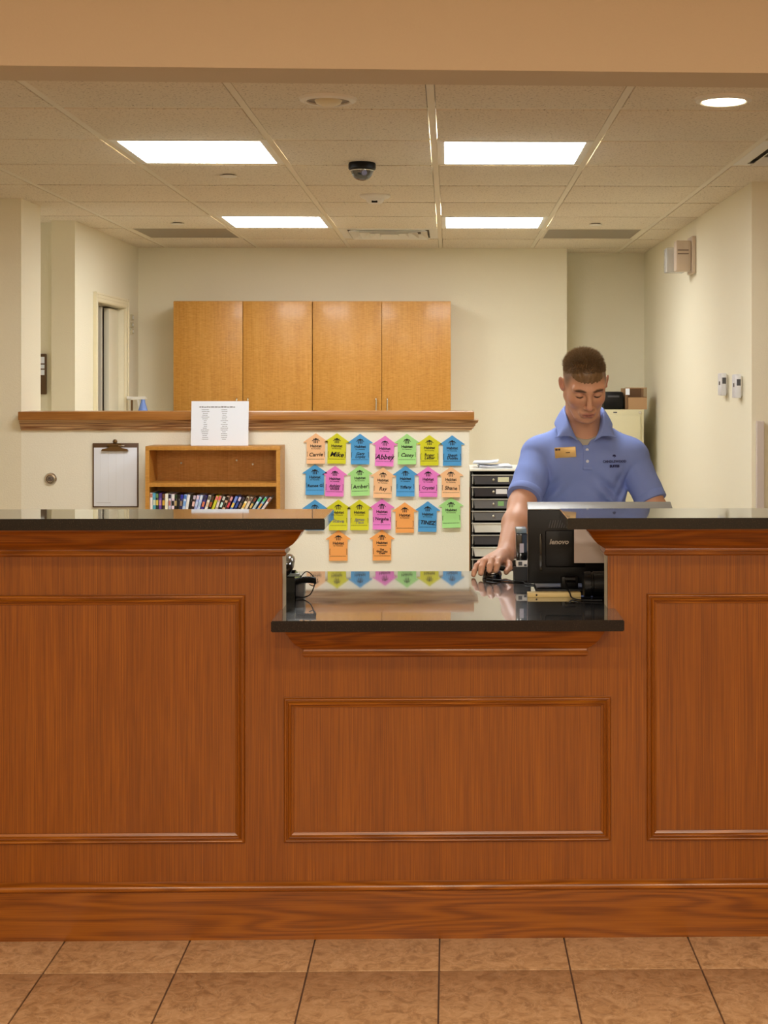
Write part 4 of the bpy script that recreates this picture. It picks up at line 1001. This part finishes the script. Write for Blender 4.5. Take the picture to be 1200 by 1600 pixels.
def field(prims, P, cen=None, rad=None, infl=0):
    D = np.full(len(P), 1.0)
    for p in prims:
        if cen is not None:
            c, R = p.bound()
            if np.linalg.norm(cen-c) > rad+R+.06+p.k: continue
        d = p.d(P)
        if p.op == '+':
            h = np.clip(.5+.5*(D-d)/p.k, 0, 1); D = D*(1-h)+d*h-p.k*h*(1-h)
        else:
            h = np.clip(.5-.5*(D+d)/p.k, 0, 1); D = D*(1-h)-d*h+p.k*h*(1-h)
    return D-infl
def polygonise(fn, lo, hi, h, name, B=8):
    lo = np.array(lo, float); hi = np.array(hi, float)
    nb = np.ceil((hi-lo)/(h*B)).astype(int)
    bi = np.stack(np.meshgrid(*[np.arange(n) for n in nb], indexing='ij'), -1).reshape(-1, 3)
    cen = lo+(bi+.5)*h*B; hd = h*B*.5*1.7321
    d = fn(cen, None, None)
    bi = bi[np.abs(d) < hd*1.6+.006]
    loc = np.stack(np.meshgrid(*[np.arange(B+1)]*3, indexing='ij'), -1).reshape(-1, 3)
    NX = nb*B+3
    cid, vpos, edges = [], [], [[], [], []]
    corner = [(i, j, k) for i in (0, 1) for j in (0, 1) for k in (0, 1)]
    # group neighbouring blocks so that far primitives are skipped
    key = (bi[:, 2]*1000+bi[:, 0]//3)*1000+bi[:, 1]//3
    for kk in np.unique(key):
        g = bi[key == kk]; b0 = lo+g.min(0)*h*B; b1 = lo+(g.max(0)+1)*h*B
        c = (b0+b1)/2; rad = np.linalg.norm(b1-b0)/2
        gi = (g[:, None, :]*B+loc[None]); P = lo+gi.reshape(-1, 3)*h
        V = fn(P, c, rad).reshape(len(g), B+1, B+1, B+1)
        ins = V < 0
        cnt = sum(ins[:, i:B+i, j:B+j, k:B+k].astype(np.int8) for i, j, k in corner)
        act = np.argwhere((cnt > 0) & (cnt < 8))
        if not len(act): continue
        n, x, y, z = act.T
        cv = [V[n, x+i, y+j, z+k] for i, j, k in corner]
        acc = np.zeros((len(act), 3)); num = np.zeros(len(act))
        for a in range(8):
            for b in range(a+1, 8):
                ca, cb = np.array(corner[a]), np.array(corner[b])
                if np.abs(ca-cb).sum() != 1: continue
                m = (cv[a] < 0) != (cv[b] < 0); t = np.where(m, cv[a]/np.where(m, cv[a]-cv[b], 1), 0)
                acc += m[:, None]*(ca+t[:, None]*(cb-ca)); num += m
        cell = g[n]*B+np.stack([x, y, z], 1)
        cid.append((cell[:, 0]*NX[1]+cell[:, 1])*NX[2]+cell[:, 2])
        vpos.append(lo+(cell+acc/num[:, None])*h)
        for ax in range(3):
            o = [0, 0, 0]; o[ax] = 1
            m = (cv[0] < 0) != (cv[corner.index(tuple(o))] < 0)
            edges[ax].append(np.concatenate([cell[m], (cv[0][m] < 0)[:, None].astype(int)], 1))
    cid = np.concatenate(cid); vpos = np.concatenate(vpos)
    od = np.argsort(cid); cid = cid[od]; vpos = vpos[od]
    faces = []
    for ax in range(3):
        e = np.concatenate(edges[ax]); u, v = (ax+1) % 3, (ax+2) % 3
        quad = []
        for du, dv in ((0, 0), (-1, 0), (-1, -1), (0, -1)):
            c = e[:, :3].copy(); c[:, u] += du; c[:, v] += dv
            quad.append((c[:, 0]*NX[1]+c[:, 1])*NX[2]+c[:, 2])
        q = np.stack(quad, 1); ix = np.searchsorted(cid, q); ix = np.minimum(ix, len(cid)-1)
        ok = (cid[ix] == q).all(1); ix = ix[ok]; fl = e[ok, 3] == 0
        ix[fl] = ix[fl][:, ::-1]; faces.append(ix)
    faces = np.concatenate(faces)
    me = bpy.data.meshes.new(name)
    me.vertices.add(len(vpos)); me.vertices.foreach_set('co', vpos.astype(np.float32).ravel())
    me.loops.add(len(faces)*4); me.loops.foreach_set('vertex_index', faces.astype(np.int32).ravel())
    me.polygons.add(len(faces)); me.polygons.foreach_set('loop_start', np.arange(0, len(faces)*4, 4, dtype=np.int32))
    me.update(calc_edges=True); me.validate()
    return me, vpos

# ---- head frame: x to the photo's right, y out of the face, z up the skull
HP, HYW, HR = math.radians(30), math.radians(5), math.radians(-2)
Rh = (Matrix.Rotation(HYW, 3, 'Z') @ Matrix.Rotation(HR, 3, 'Y') @ Matrix.Rotation(HP, 3, 'X') @ Matrix.Rotation(0, 3, 'Z'))
# local y points out of the face = towards -Y of the room
Lb = Matrix(((1, 0, 0), (0, -1, 0), (0, 0, 1)))
Rn = np.array(Rh) @ np.array(Lb)
HCen = v3(wx(913.5, 5.0), 5.0, wz(599, 5.0))
HF = (HCen, Rn)
def hl(P): return (P-HCen) @ Rn
def hw_(p): return HCen+Rn @ v3(*p)
head = [ell((0, -.016, .030), (.0735, .088, .0725), .01, '+', HF),
        ell((0, .026, .000), (.0645, .070, .084), .03, '+', HF),
        cone((0, .040, -.050), (0, .062, -.090), .051, .030, .02, '+', HF),
        cone((-.049, .004, -.044), (-.025, .062, -.094), .024, .019, .02, '+', HF), cone((.049, .004, -.044), (.025, .062, -.094), .024, .019, .02, '+', HF),
        ell((0, .078, -.100), (.021, .018, .014), .014, '+', HF),
        ell((-.040, .056, -.026), (.021, .024, .024), .025, '+', HF), ell((.040, .056, -.026), (.021, .024, .024), .025, '+', HF),
        cone((-.012, .089, .021), (-.046, .075, .022), .0110, .010, .014, '+', HF), cone((.012, .089, .021), (.046, .075, .022), .0110, .010, .014, '+', HF),
        ell((-.031, .094, .002), (.0185, .019, .0115), .012, '-', HF), ell((.031, .094, .002), (.0185, .019, .0115), .012, '-', HF),
        ell((-.031, .0765, .0), (.0145, .0125, .0125), .004, '+', HF), ell((.031, .0765, .0), (.0145, .0125, .0125), .004, '+', HF),
        cone((0, .091, .014), (0, .117, -.030), .0078, .0100, .010, '+', HF), ell((0, .118, -.033), (.0098, .0095, .0088), .006, '+', HF),
        ell((-.0125, .104, -.038), (.0078, .0095, .0068), .006, '+', HF), ell((.0125, .104, -.038), (.0078, .0095, .0068), .006, '+', HF),
        ell((-.0065, .109, -.0455), (.0036, .0055, .003), .003, '-', HF), ell((.0065, .109, -.0455), (.0036, .0055, .003), .003, '-', HF),
        ell((0, .086, -.066), (.030, .014, .018), .014, '+', HF),
        cone((-.017, .096, -.0655), (.017, .096, -.0655), .0058, .0058, .006, '+', HF), cone((0, .099, -.065), (0, .099, -.065), .0052, .0052, .006, '+', HF),
        cone((-.014, .095, -.0755), (.014, .095, -.0755), .0066, .0066, .006, '+', HF),
        cone((-.024, .099, -.0712), (.024, .099, -.0712), .0016, .0016, .003, '-', HF), cone((0, .104, -.0702), (0, .104, -.0702), .0016, .0016, .003, '-', HF)]
for sx in (-1, 1):
    rot = Matrix.Rotation(sx*.38, 3, 'Z') @ Matrix.Rotation(sx*.16, 3, 'Y')
    head += [rell((sx*.0795, -.010, -.004), (.0070, .018, .030), rot, .005, '+', HF),
             rell((sx*.0835, -.006, .001), (.0055, .010, .018), rot, .004, '-', HF),
             cone((sx*.0765, .004, -.004), (sx*.0770, .006, -.012), .005, .005, .004, '+', HF)]
nb = hw_((0, -.028, -.040))
CXb = .480
neck = [cone(nb, (CXb, 5.115, 1.335), .060, .064, .03), cone((CXb, 5.135, 1.36), (CXb, 5.15, 1.30), .066, .09, .03)]
shR, shL = v3(.322, 5.12, 1.272), v3(.650, 5.12, 1.268)
elR, wrR = v3(.250, 4.965, 1.112), v3(wx(789, 4.735), 4.735, .966)
elL, wrL = v3(.740, 5.03, 1.062), v3(.640, 4.80, .960)
trunk = [ell((CXb, 5.125, 1.195), (.148, .100, .140), .04), ell((CXb, 5.110, 1.275), (.135, .078, .075), .05), ell((CXb+.065, 5.065, 1.245), (.070, .045, .05), .03), ell((CXb-.065, 5.065, 1.245), (.070, .045, .05), .03),
         cone((CXb-.04, 5.135, 1.345), shR, .042, .040, .05), cone((CXb+.04, 5.135, 1.345), shL, .042, .040, .05),
         ell((CXb, 5.15, 1.03), (.134, .098, .16), .05), ell((CXb, 5.18, .90), (.155, .108, .12), .05)]
arms = [ell(shR, (.052, .056, .056), .04), ell(shL, (.052, .056, .056), .04),
        cone(shR, elR, .052, .043, .03), cone(shL, elL, .052, .043, .03),
        cone(elR, elR+.38*(wrR-elR), .0435, .0445, .03), cone(elR+.38*(wrR-elR), wrR, .0445, .0295, .02),
        cone(elL, elL+.35*(wrL-elL), .043, .044, .03), cone(elL+.35*(wrL-elL), wrL, .044, .029, .02)]
def hand(w, palm, knk, tips, thumb):
    """w wrist; knk four knuckles with mid joints; tips; thumb chain"""
    out = [cone(w, palm, .027, .021, .02)]
    for q in range(4): out.append(cone(w+(palm-w)*.35+(knk[q][0]-palm)*.35, knk[q][0], .0190, .0135, .014))
    for ch in knk:
        r = .0112 if ch is not knk[3] else .0096
        for i in range(len(ch)-1): out.append(cone(ch[i], ch[i+1], r-.0007*i+.0006, r-.0007*(i+1)+.0004, .0035))
    for i in range(len(thumb)-1): out.append(cone(thumb[i], thumb[i+1], [.0175, .0125, .0108][i], [.0125, .011, .0092][i], .008 if i == 0 else .004))
    return out
mx_ = mc.x
kR = [[v3(mx_+.026, 4.640, .961), v3(mx_+.020, 4.602, .962), v3(mx_+.015, 4.580, .950), v3(mx_+.012, 4.570, .938)],
      [v3(mx_+.004, 4.634, .965), v3(mx_-.003, 4.592, .966), v3(mx_-.008, 4.568, .952), v3(mx_-.010, 4.558, .939)],
      [v3(mx_-.017, 4.638, .960), v3(mx_-.027, 4.600, .960), v3(mx_-.034, 4.580, .944), v3(mx_-.037, 4.572, .928)],
      [v3(mx_-.036, 4.648, .950), v3(mx_-.049, 4.618, .946), v3(mx_-.057, 4.602, .931), v3(mx_-.060, 4.596, .919)]]
hR = hand(wrR, v3(mx_+.002, 4.668, .955), kR, None, [v3(mx_+.036, 4.705, .952), v3(mx_+.056, 4.670, .944), v3(mx_+.056, 4.642, .934), v3(mx_+.046, 4.618, .925)])
bx_, by_ = wrL[0], wrL[1]
kL = [[v3(bx_-.052+.024*q-(.004 if q == 3 else 0), 4.712+.006*abs(q-1.3), .962-.002*q), v3(bx_-.066+.024*q, 4.674+.006*abs(q-1.3), .963-.002*q), v3(bx_-.072+.024*q, 4.650+.006*abs(q-1.3), .953), v3(bx_-.074+.024*q, 4.640+.006*abs(q-1.3), .944)] for q in range(4)]
hL = hand(wrL, v3(bx_-.022, 4.745, .953), kL, None, [v3(bx_-.045, 4.775, .950), v3(bx_-.075, 4.742, .952), v3(bx_-.086, 4.712, .947), v3(bx_-.090, 4.690, .944)])
legs = [cone((CXb+s*.085, 5.18, .86), (CXb+s*.095, 5.20, .48), .082, .055, .05) for s in (-1, 1)]+[cone((CXb+s*.095, 5.20, .48), (CXb+s*.10, 5.26, .09), .056, .038, .03) for s in (-1, 1)]
body = trunk[:]
skin = trunk+neck+head+arms+hR+hL
def f_skin(P, c, r):
    d = field(skin, P, c, r)
    return np.maximum(d, .84-P[:, 2])       # the hips end inside the trousers
person = thing('person', (CXb, 5.2, 0), 'man in a blue polo shirt standing behind the desk, looking down, hand on mouse', 'person')
me, vp = polygonise(f_skin, (-.02, 4.50, .82), (.86, 5.32, 1.70), .0032, 'skin')
# skin tones: lips, brows and lids (darkened for eye shadow), shaved sides, stubble
q = hl(vp)
colr = np.tile(np.array([.62, .335, .215]), (len(vp), 1))
def blend(mask, c):
    global colr
    mask = np.clip(mask, 0, 1)[:, None]; colr = colr*(1-mask)+np.array(c)*mask
def blob(c, r): return 1-np.linalg.norm((q-np.array(c))/np.array(r), axis=1)
hd = (np.linalg.norm(q, axis=1) < .17)
def ss(a, b, x): t = np.clip((x-a)/(b-a), 0, 1); return t*t*(3-2*t)
blend(hd*ss(0, .6, blob((-.05, .06, -.03), (.035, .06, .03)))*.25+hd*ss(0, .6, blob((.05, .06, -.03), (.035, .06, .03)))*.25, (.66, .29, .20))
blend(hd*ss(0, .6, blob((0, .115, -.033), (.018, .03, .016)))*.35, (.66, .27, .19))
blend(hd*ss(.25, .9, blob((0, .06, -.095), (.075, .075, .052)))*.42, (.30, .19, .13))
blend(hd*ss(0, .5, blob((0, .10, -.054), (.032, .03, .010)))*.30, (.26, .15, .10))
blend(hd*ss(0, .35, blob((0, .103, -.071), (.0265, .02, .0125))), (.48, .20, .15))
blend(hd*ss(0, .5, blob((0, .10, -.0712), (.026, .02, .0022)))*.8, (.16, .04, .03))
for s in (-1, 1):
    br = ss(0, .35, 1-np.sqrt(((q[:, 0]-s*.031)/.024)**2+((q[:, 2]-.0235+.10*np.abs(np.abs(q[:, 0])-.028))/.0064)**2))*(q[:, 1] > .05)
    blend(hd*br*.95, (.075, .04, .02))
    la = ss(0, .35, 1-np.sqrt(((q[:, 0]-s*.031)/.0165)**2+((q[:, 2]+.0062-14*(q[:, 0]-s*.031)**2)/.0040)**2))*(q[:, 1] > .06)
    blend(hd*la, (.035, .018, .012))
    blend(hd*ss(0, .7, blob((s*.082, -.004, -.004), (.012, .03, .034)))*.4, (.62, .20, .14))
zl = .026+.026*ss(.02, .07, q[:, 1])-.018*ss(.055, .068, np.abs(q[:, 0]))-.075*ss(-.02, -.08, q[:, 1])
scalp = ss(-.022, .030, q[:, 2]-zl)*hd*(q[:, 2] > -.06)
notear = 1-ss(.071, .077, np.abs(q[:, 0]))*ss(-.03, -.01, q[:, 1]+.0)*(q[:, 2] < .03)
blend(scalp*.85*np.clip(notear, 0, 1), (.13, .08, .045))
kn = np.concatenate([[k[0], k[1]] for k in kR+kL])
for p in kn: blend(ss(0, 1, 1-np.linalg.norm(vp-p, axis=1)/.014)*.35, (.62, .24, .17))
def add_col(me, c):
    a = me.color_attributes.new('tone', 'FLOAT_COLOR', 'POINT')
    a.data.foreach_set('color', np.concatenate([c, np.ones((len(c), 1))], 1).astype(np.float32).ravel())
add_col(me, colr)
M_skin = mat('skin', rgb(205, 150, 120), .48)
nt = M_skin.node_tree; at_ = nt.nodes.new('ShaderNodeAttribute'); at_.attribute_name = 'tone'
nt.links.new(at_.outputs['Color'], nt.nodes['Principled BSDF'].inputs['Base Color'])
bs = nt.nodes['Principled BSDF']; bs.inputs['Subsurface Weight'].default_value = .10; bs.inputs['Subsurface Radius'].default_value = (.010, .004, .002); bs.inputs['Subsurface Scale'].default_value = 1
body_o = adopt('body', me, M_skin, person, origin=(CXb, 5.1, .85), angle=3.2)

# ---- hair: close-cropped cap with short strands on top
def hair_off(ql):
    zl = .044+.002*ss(.02, .07, ql[:, 1])+.014*ss(.042, .064, np.abs(ql[:, 0]))*ss(-.01, .05, ql[:, 1])-.014*ss(.03, -.02, ql[:, 1])-.060*ss(-.04, -.09, ql[:, 1])
    s = ql[:, 2]-zl
    return s, .0002+.0088*ss(.0, .040, s)*(1-.65*ss(.040, .070, np.abs(ql[:, 0])))
skull = head[:2]
def f_hair(P, c, r):
    ql = hl(P); s, off = hair_off(ql)
    d = field(skull, P)
    wob = .0012*np.sin(ql[:, 0]*420+3*np.sin(ql[:, 1]*150))*np.sin(ql[:, 1]*190+1.3)
    return np.maximum(d-off-wob, -s)
lo = HCen-.16; hi = HCen+.16
me, hv = polygonise(f_hair, lo, hi, .0035, 'hair')
M_hair = mat('brown_hair', rgb(116, 90, 60), .4, var=(260, .45))
hair = adopt('hair', me, M_hair, person, origin=HCen, angle=3.2)
rs = np.random.RandomState(4)
n_ = 9000
dirs = rs.normal(size=(n_*3, 3)); dirs /= np.linalg.norm(dirs, axis=1)[:, None]
# march outwards to the hair surface
pos = v3(0, .0, .03)+dirs*.02
P0 = HCen+pos @ Rn.T; Dn = dirs @ Rn.T
for _ in range(28): P0 = P0-Dn*np.clip(f_hair(P0, None, None), -.02, .02)[:, None]*.9
ql = hl(P0); s, off = hair_off(ql); keep = (s > .006) & (np.abs(f_hair(P0, None, None)) < .002); P0 = P0[keep][:n_]; ql = ql[keep][:n_]; s = s[keep][:n_]
nrm = ql-v3(0, .0, .03); nrm /= np.linalg.norm(nrm, axis=1)[:, None]
comb = nrm*1.0+v3(0, .75, .25)+rs.normal(size=nrm.shape)*.22; comb /= np.linalg.norm(comb, axis=1)[:, None]
ln = (.0035+.010*ss(.01, .06, s))*rs.uniform(.6, 1.3, len(s))
side = np.cross(comb, rs.normal(size=nrm.shape)); side /= np.linalg.norm(side, axis=1)[:, None]
A = ql-nrm*.002-side*.0010; Bq = ql-nrm*.002+side*.0010; Cq = ql+comb*ln[:, None]
V = np.stack([A, Bq, Cq], 1).reshape(-1, 3); V = HCen+V @ Rn.T
me = bpy.data.meshes.new('strands'); me.from_pydata(V.tolist(), [], np.arange(len(V)).reshape(-1, 3).tolist())
st = adopt('strands', me, mat('hair_sheen_strands', rgb(150, 128, 100), .3, var=(180, .6)), hair, origin=HCen, smooth=False); st['kind'] = 'stuff'  # paler strands put the sheen of the hair into its colour

# ---- polo shirt
shirt_p = trunk+[ell(shR, (.054, .058, .058), .035), ell(shL, (.054, .058, .058), .035)]
sR = shR+(elR-shR)*.86; sL = shL+(elL-shL)*.74
sleeves = [cone(shR, sR, .060, .056, .045), cone(shL, sL, .057, .050, .045)]
def cut(P, a, b):   # plane through b, keeps the a side
    n = (b-a)/np.linalg.norm(b-a); return (P-b) @ n
def noise3(P): return np.sin(P[:, 0]*23+2*np.sin(P[:, 2]*13))*np.sin(P[:, 2]*17+1.7*np.sin(P[:, 1]*21+P[:, 0]*9))
def f_shirt(P, c, r):
    d0 = field(shirt_p, P, c, r, .014)
    # loose cloth below the chest, soft diagonal creases
    z = P[:, 2]; x = P[:, 0]-CXb
    w = ss(1.26, 1.05, z)
    d0 = d0-.010*w-.0045*noise3(P)*(.5+w)
    cr = .0075*np.exp(-((x-.075)/.05)**2)*np.sin((z*1.0+x*.9)*95)+.0055*np.exp(-((x+.11)/.045)**2)*np.sin((z-x*1.2)*85)+.004*np.exp(-((x-.135)/.03)**2)*np.sin((z*.8-x*1.5)*110)
    d0 = d0-cr*ss(1.27, 1.14, z)
    dR = np.maximum(field([sleeves[0]], P, None, None)-.006-.0010*np.sin((P @ v3(.9, 1.2, 1.0))*48), cut(P, shR, sR))
    dL = np.maximum(field([sleeves[1]], P, None, None)-.006-.0010*np.sin((P @ v3(-.9, 1.2, 1.0))*48), cut(P, shL, sL))
    dp = d0
    for ds in (dR, dL):
        d0 = d0+.0035*np.exp(-((ds-dp)/.006)**2)
        k = .007; h = np.clip(.5+.5*(d0-ds)/k, 0, 1); d0 = d0*(1-h)+ds*h-k*h*(1-h)
    # neck opening: a collar ring and a V down the chest
    ring = np.linalg.norm((P-v3(CXb, 5.105, 0))[:, :2]/v3(1, 1.0), axis=1)-.064-(z-1.38)*.35
    ring = np.maximum(ring, 1.375-(P[:, 1]-5.10)*-.55-z+0)
    V_ = np.maximum(np.abs(P[:, 0]-CXb+.002)-(z-1.303)*.62, P[:, 1]-5.10)
    d0 = np.maximum(d0, -np.minimum(ring, V_))
    return np.maximum(d0, .85-z)
me, sv = polygonise(f_shirt, (.14, 4.90, .83), (.86, 5.36, 1.46), .0045, 'shirt')
M_shirt = mat('blue_pique_cotton', rgb(124, 146, 214), .8, bump=(900, .25), var=(9, .04))
shirt = adopt('shirt', me, M_shirt, person, origin=(CXb, 5.1, .85), angle=3.2)
# sleeve hems
for s0, s1, rr_ in ((shR, sR, .0635), (shL, sL, .0575)):
    n = (s1-s0)/np.linalg.norm(s1-s0); bm = bmesh.new()
    M = Matrix.Translation(Vector(s1)) @ Vector(n).to_track_quat('Z', 'Y').to_matrix().to_4x4()
    lathe(bm, [(rr_-.016, -.001), (rr_-.001, -.0005), (rr_, -.003), (rr_, -.026), (rr_-.0015, -.028), (rr_-.016, -.028), (rr_-.016, -.001)], M, 40)
    obj('sleeve_hem', bm, M_shirt, shirt)
# projection of a small item onto the shirt front
def surf_y(x, z):
    Y = 4.90+np.zeros(1)
    for _ in range(60):
        d = f_shirt(np.array([[x, Y[0], z]]), None, None)[0]
        if d < .0006: break
        Y[0] += max(d*.6, .0005)
    return float(Y[0])
# undershirt in the V
und_p = trunk+neck
def f_und(P, c, r):
    d = field(und_p, P, c, r, .004); V_ = np.abs(P[:, 0]-CXb+.002)-(P[:, 2]-1.29)*.8-.01
    scoop = (P[:, 2]-1.338)-8*(P[:, 0]-CXb)**2
    return np.maximum(np.maximum(np.maximum(d, scoop), V_), np.maximum(1.28-P[:, 2], P[:, 1]-5.10))
me, _ = polygonise(f_und, (CXb-.09, 4.97, 1.27), (CXb+.09, 5.12, 1.37), .003, 'undershirt')
adopt('undershirt', me, mat('grey_undershirt', rgb(176, 172, 160), .8), person, origin=(CXb, 5.05, 1.3), angle=3.2)
# collar: two leaves folded over a stand, meeting at the V
def collar():
    bm = bmesh.new()
    fold = [(.050, 4.996, 1.347), (.060, 5.012, 1.388), (.067, 5.055, 1.425), (.069, 5.105, 1.446), (.052, 5.160, 1.458), (0, 5.185, 1.464)]
    leaf = [(.112, 5.006, 1.343), (.100, 5.014, 1.350), (.100, 5.060, 1.372), (.104, 5.115, 1.392), (.076, 5.190, 1.405), (0, 5.218, 1.410)]
    stand = [(.026, 5.002, 1.330), (.046, 5.014, 1.368), (.056, 5.062, 1.402), (.058, 5.105, 1.420), (.044, 5.150, 1.432), (0, 5.172, 1.436)]
    F_ = [Vector((-x, y, z)) for x, y, z in fold]+[Vector(p) for p in fold[:-1][::-1]]
    L_ = [Vector((-x, y, z)) for x, y, z in leaf]+[Vector(p) for p in leaf[:-1][::-1]]
    S_ = [Vector((-x, y, z)) for x, y, z in stand]+[Vector(p) for p in stand[:-1][::-1]]
    F2, L2, S2 = [smooth_path(a, 4) for a in (F_, L_, S_)]
    O = Vector((CXb-.002, 0, 0))
    grid = []
    for f, l, s in zip(F2, L2, S2):
        row = [s, s.lerp(f, .5), f, f+Vector((0, 0, .003))+(l-f)*.06]
        mid = f.lerp(l, .5)+(l-f).cross(Vector((0, 0, 1))).normalized()*0+Vector((0, 0, .006))
        row += [mid, l]
        grid.append([bm.verts.new(O+p) for p in row])
    for a, b in zip(grid, grid[1:]):
        for i in range(5): bm.faces.new((a[i], a[i+1], b[i+1], b[i]))
    return bm
cb_ = collar()
# leaves must lie on the shirt, not in it
bmesh.ops.recalc_face_normals(cb_, faces=cb_.faces)
P = np.array([v.co[:] for v in cb_.verts]); eps = 1e-3
for it in range(3):
    d = f_shirt(P, None, None); G_ = np.stack([(f_shirt(P+np.eye(3)[i]*eps, None, None)-d)/eps for i in range(3)], 1)
    G_ /= np.maximum(np.linalg.norm(G_, axis=1), .2)[:, None]; P += G_*np.clip(.004-d, 0, .03)[:, None]
for v, p in zip(cb_.verts, P): v.co = p
co = obj('collar', cb_, M_shirt, shirt, angle=3.2)
so = co.modifiers.new('thickness', 'SOLIDIFY'); so.thickness = .0035; so.offset = 0
sb = co.modifiers.new('round', 'SUBSURF'); sb.levels = 1; sb.render_levels = 2
# placket, buttons
bm = bmesh.new(); rows_ = []
for i in range(9):
    z = 1.318-.010*i; 
    if z < 1.236: break
    hw = .0135
    ys_ = [surf_y(CXb+.003+dx, z) for dx in (-hw, 0, hw)]; y = min(ys_)
    rows_.append([bm.verts.new((CXb+.003+dx, yy2, z)) for dx, yy2 in ((-hw, y+.001), (-hw, y-.0025), (hw, y-.0025), (hw, y+.001))])
for a, b in zip(rows_, rows_[1:]):
    for i in range(3): bm.faces.new((a[i], a[i+1], b[i+1], b[i]))
bm.faces.new(rows_[0][::-1]); bm.faces.new(rows_[-1])
obj('placket', bm, M_shirt, shirt, angle=.5)
for z in (1.302, 1.262):
    y = surf_y(CXb+.003, z); bm = bmesh.new(); lathe(bm, [(0, 0), (.0050, 0), (.0055, .001), (.005, .002), (0, .0015)], Matrix.Translation((CXb+.003, y-.0025, z)) @ Matrix.Rotation(PI/2, 4, 'X'), 18)
    obj('button', bm, mat('pearl_button', rgb(206, 214, 232), .3), shirt)
bm = bmesh.new(); y = surf_y(CXb+.003, 1.24); box(bm, CXb-.013, CXb+.020, y-.004, y+.001, 1.232, 1.243, bev=.0015); obj('placket_box', bm, M_shirt, shirt)
# stitched lettering on the chest
zt_ = 1.54-(718-CY)/F*5.0
def chest_text(s, px_, py_, size, bold=0):
    x = wx(px_, 5.0); z = wz(py_, 5.0); y = min(surf_y(x+dx, z+dz_) for dx in (-.03, -.015, 0, .015, .03) for dz_ in (-.004, .004))
    yl_, yr_ = surf_y(x-.028, z), surf_y(x+.028, z); a = math.atan2(yr_-yl_, .056)
    M = Matrix.Translation((x, min(y+.003, (yl_+yr_)/2)-.0015, z)) @ Matrix.Rotation(a, 4, 'Z') @ Matrix.Rotation(PI/2, 4, 'X')
    return text('lettering', s, size, mat('navy_thread', rgb(40, 44, 92), .8), shirt, M, ex=.0006, bold=bold)
chest_text('CANDLEWOOD', 961, 721.5, .0124, .0002); chest_text('SUITES', 961, 729, .0122, .0006)
x = wx(961, 5.0); z = wz(713.5, 5.0); y = surf_y(x, z); bm = bmesh.new()
for k in range(5):
    a = PI/2+(k-2)*.75; ball(bm, (x+.0042*math.cos(a), y-.001, z+.0042*math.sin(a)), .0022, 8, (1, .4, 1))
box(bm, x-.001, x+.001, y-.0015, y, z-.006, z+.002); obj('flower_emblem', bm, mat('navy_thread', rgb(40, 44, 92), .8), shirt)
# name badge
x = wx(884.5, 4.99); z = wz(707.5, 4.99); yl_, yr_ = surf_y(x-.03, z), surf_y(x+.03, z)
Mb = Matrix.Translation((x, min(yl_, yr_, surf_y(x, z))-.003+.5*abs(yl_-yr_)*.3, z)) @ Matrix.Rotation(math.atan2(yr_-yl_, .06), 4, 'Z') @ Matrix.Rotation(-.07, 4, 'Y')
bm = bmesh.new(); box(bm, -.0375, .0375, -.003, .0012, -.0185, .0185, bev=.001, M=Mb)
badge = obj('name_badge', bm, mat('gold_badge', rgb(212, 178, 112), .35, metal=.25), person)
bm = bmesh.new(); box(bm, -.035, -.026, -.0036, -.0029, .008, .0145, M=Mb); box(bm, -.0245, -.017, -.0036, -.0029, .008, .0145, M=Mb); obj('badge_emblem', bm, mat('dark_brown_print', rgb(60, 34, 28), .5), badge, False)
bm = bmesh.new(); u = .002
for l in (.004, .002, .003, .002, .004): box(bm, u, u+l*.8, -.0035, -.0029, -.003, .001, M=Mb); u += l
obj('badge_print', bm, mat('dark_brown_print', rgb(60, 34, 28), .5), badge, False)
# trousers and shoes (hidden by the desk from the photographer)
tr = [ell((CXb, 5.17, .93), (.165, .118, .13), .04)]+[cone((CXb+s*.085, 5.18, .86), (CXb+s*.095, 5.20, .48), .095, .072, .05) for s in (-1, 1)]+[cone((CXb+s*.095, 5.20, .48), (CXb+s*.10, 5.24, .07), .072, .060, .03) for s in (-1, 1)]
me, _ = polygonise(lambda P, c, r: np.maximum(np.maximum(field(tr, P, c, r), P[:, 2]-.875), .035-P[:, 2]), (.2, 4.95, .0), (.78, 5.42, .95), .010, 'trousers')
adopt('trousers', me, mat('khaki_cloth', rgb(150, 130, 98), .85), person, origin=(CXb, 5.2, .03), angle=3.2)
for s in (-1, 1):
    sp = [ell((CXb+s*.105, 5.16, .045), (.046, .13, .045), .02), ell((CXb+s*.103, 5.24, .07), (.044, .06, .05), .02)]
    me, _ = polygonise(lambda P, c, r: np.maximum(field(sp, P, c, r), .005-P[:, 2]), (CXb+s*.105-.08, 4.98, -.0), (CXb+s*.105+.08, 5.34, .16), .007, 'shoe')
    adopt('shoe', me, mat('brown_leather', rgb(64, 42, 28), .35), person, origin=(CXb+s*.105, 5.18, .005), angle=3.2)
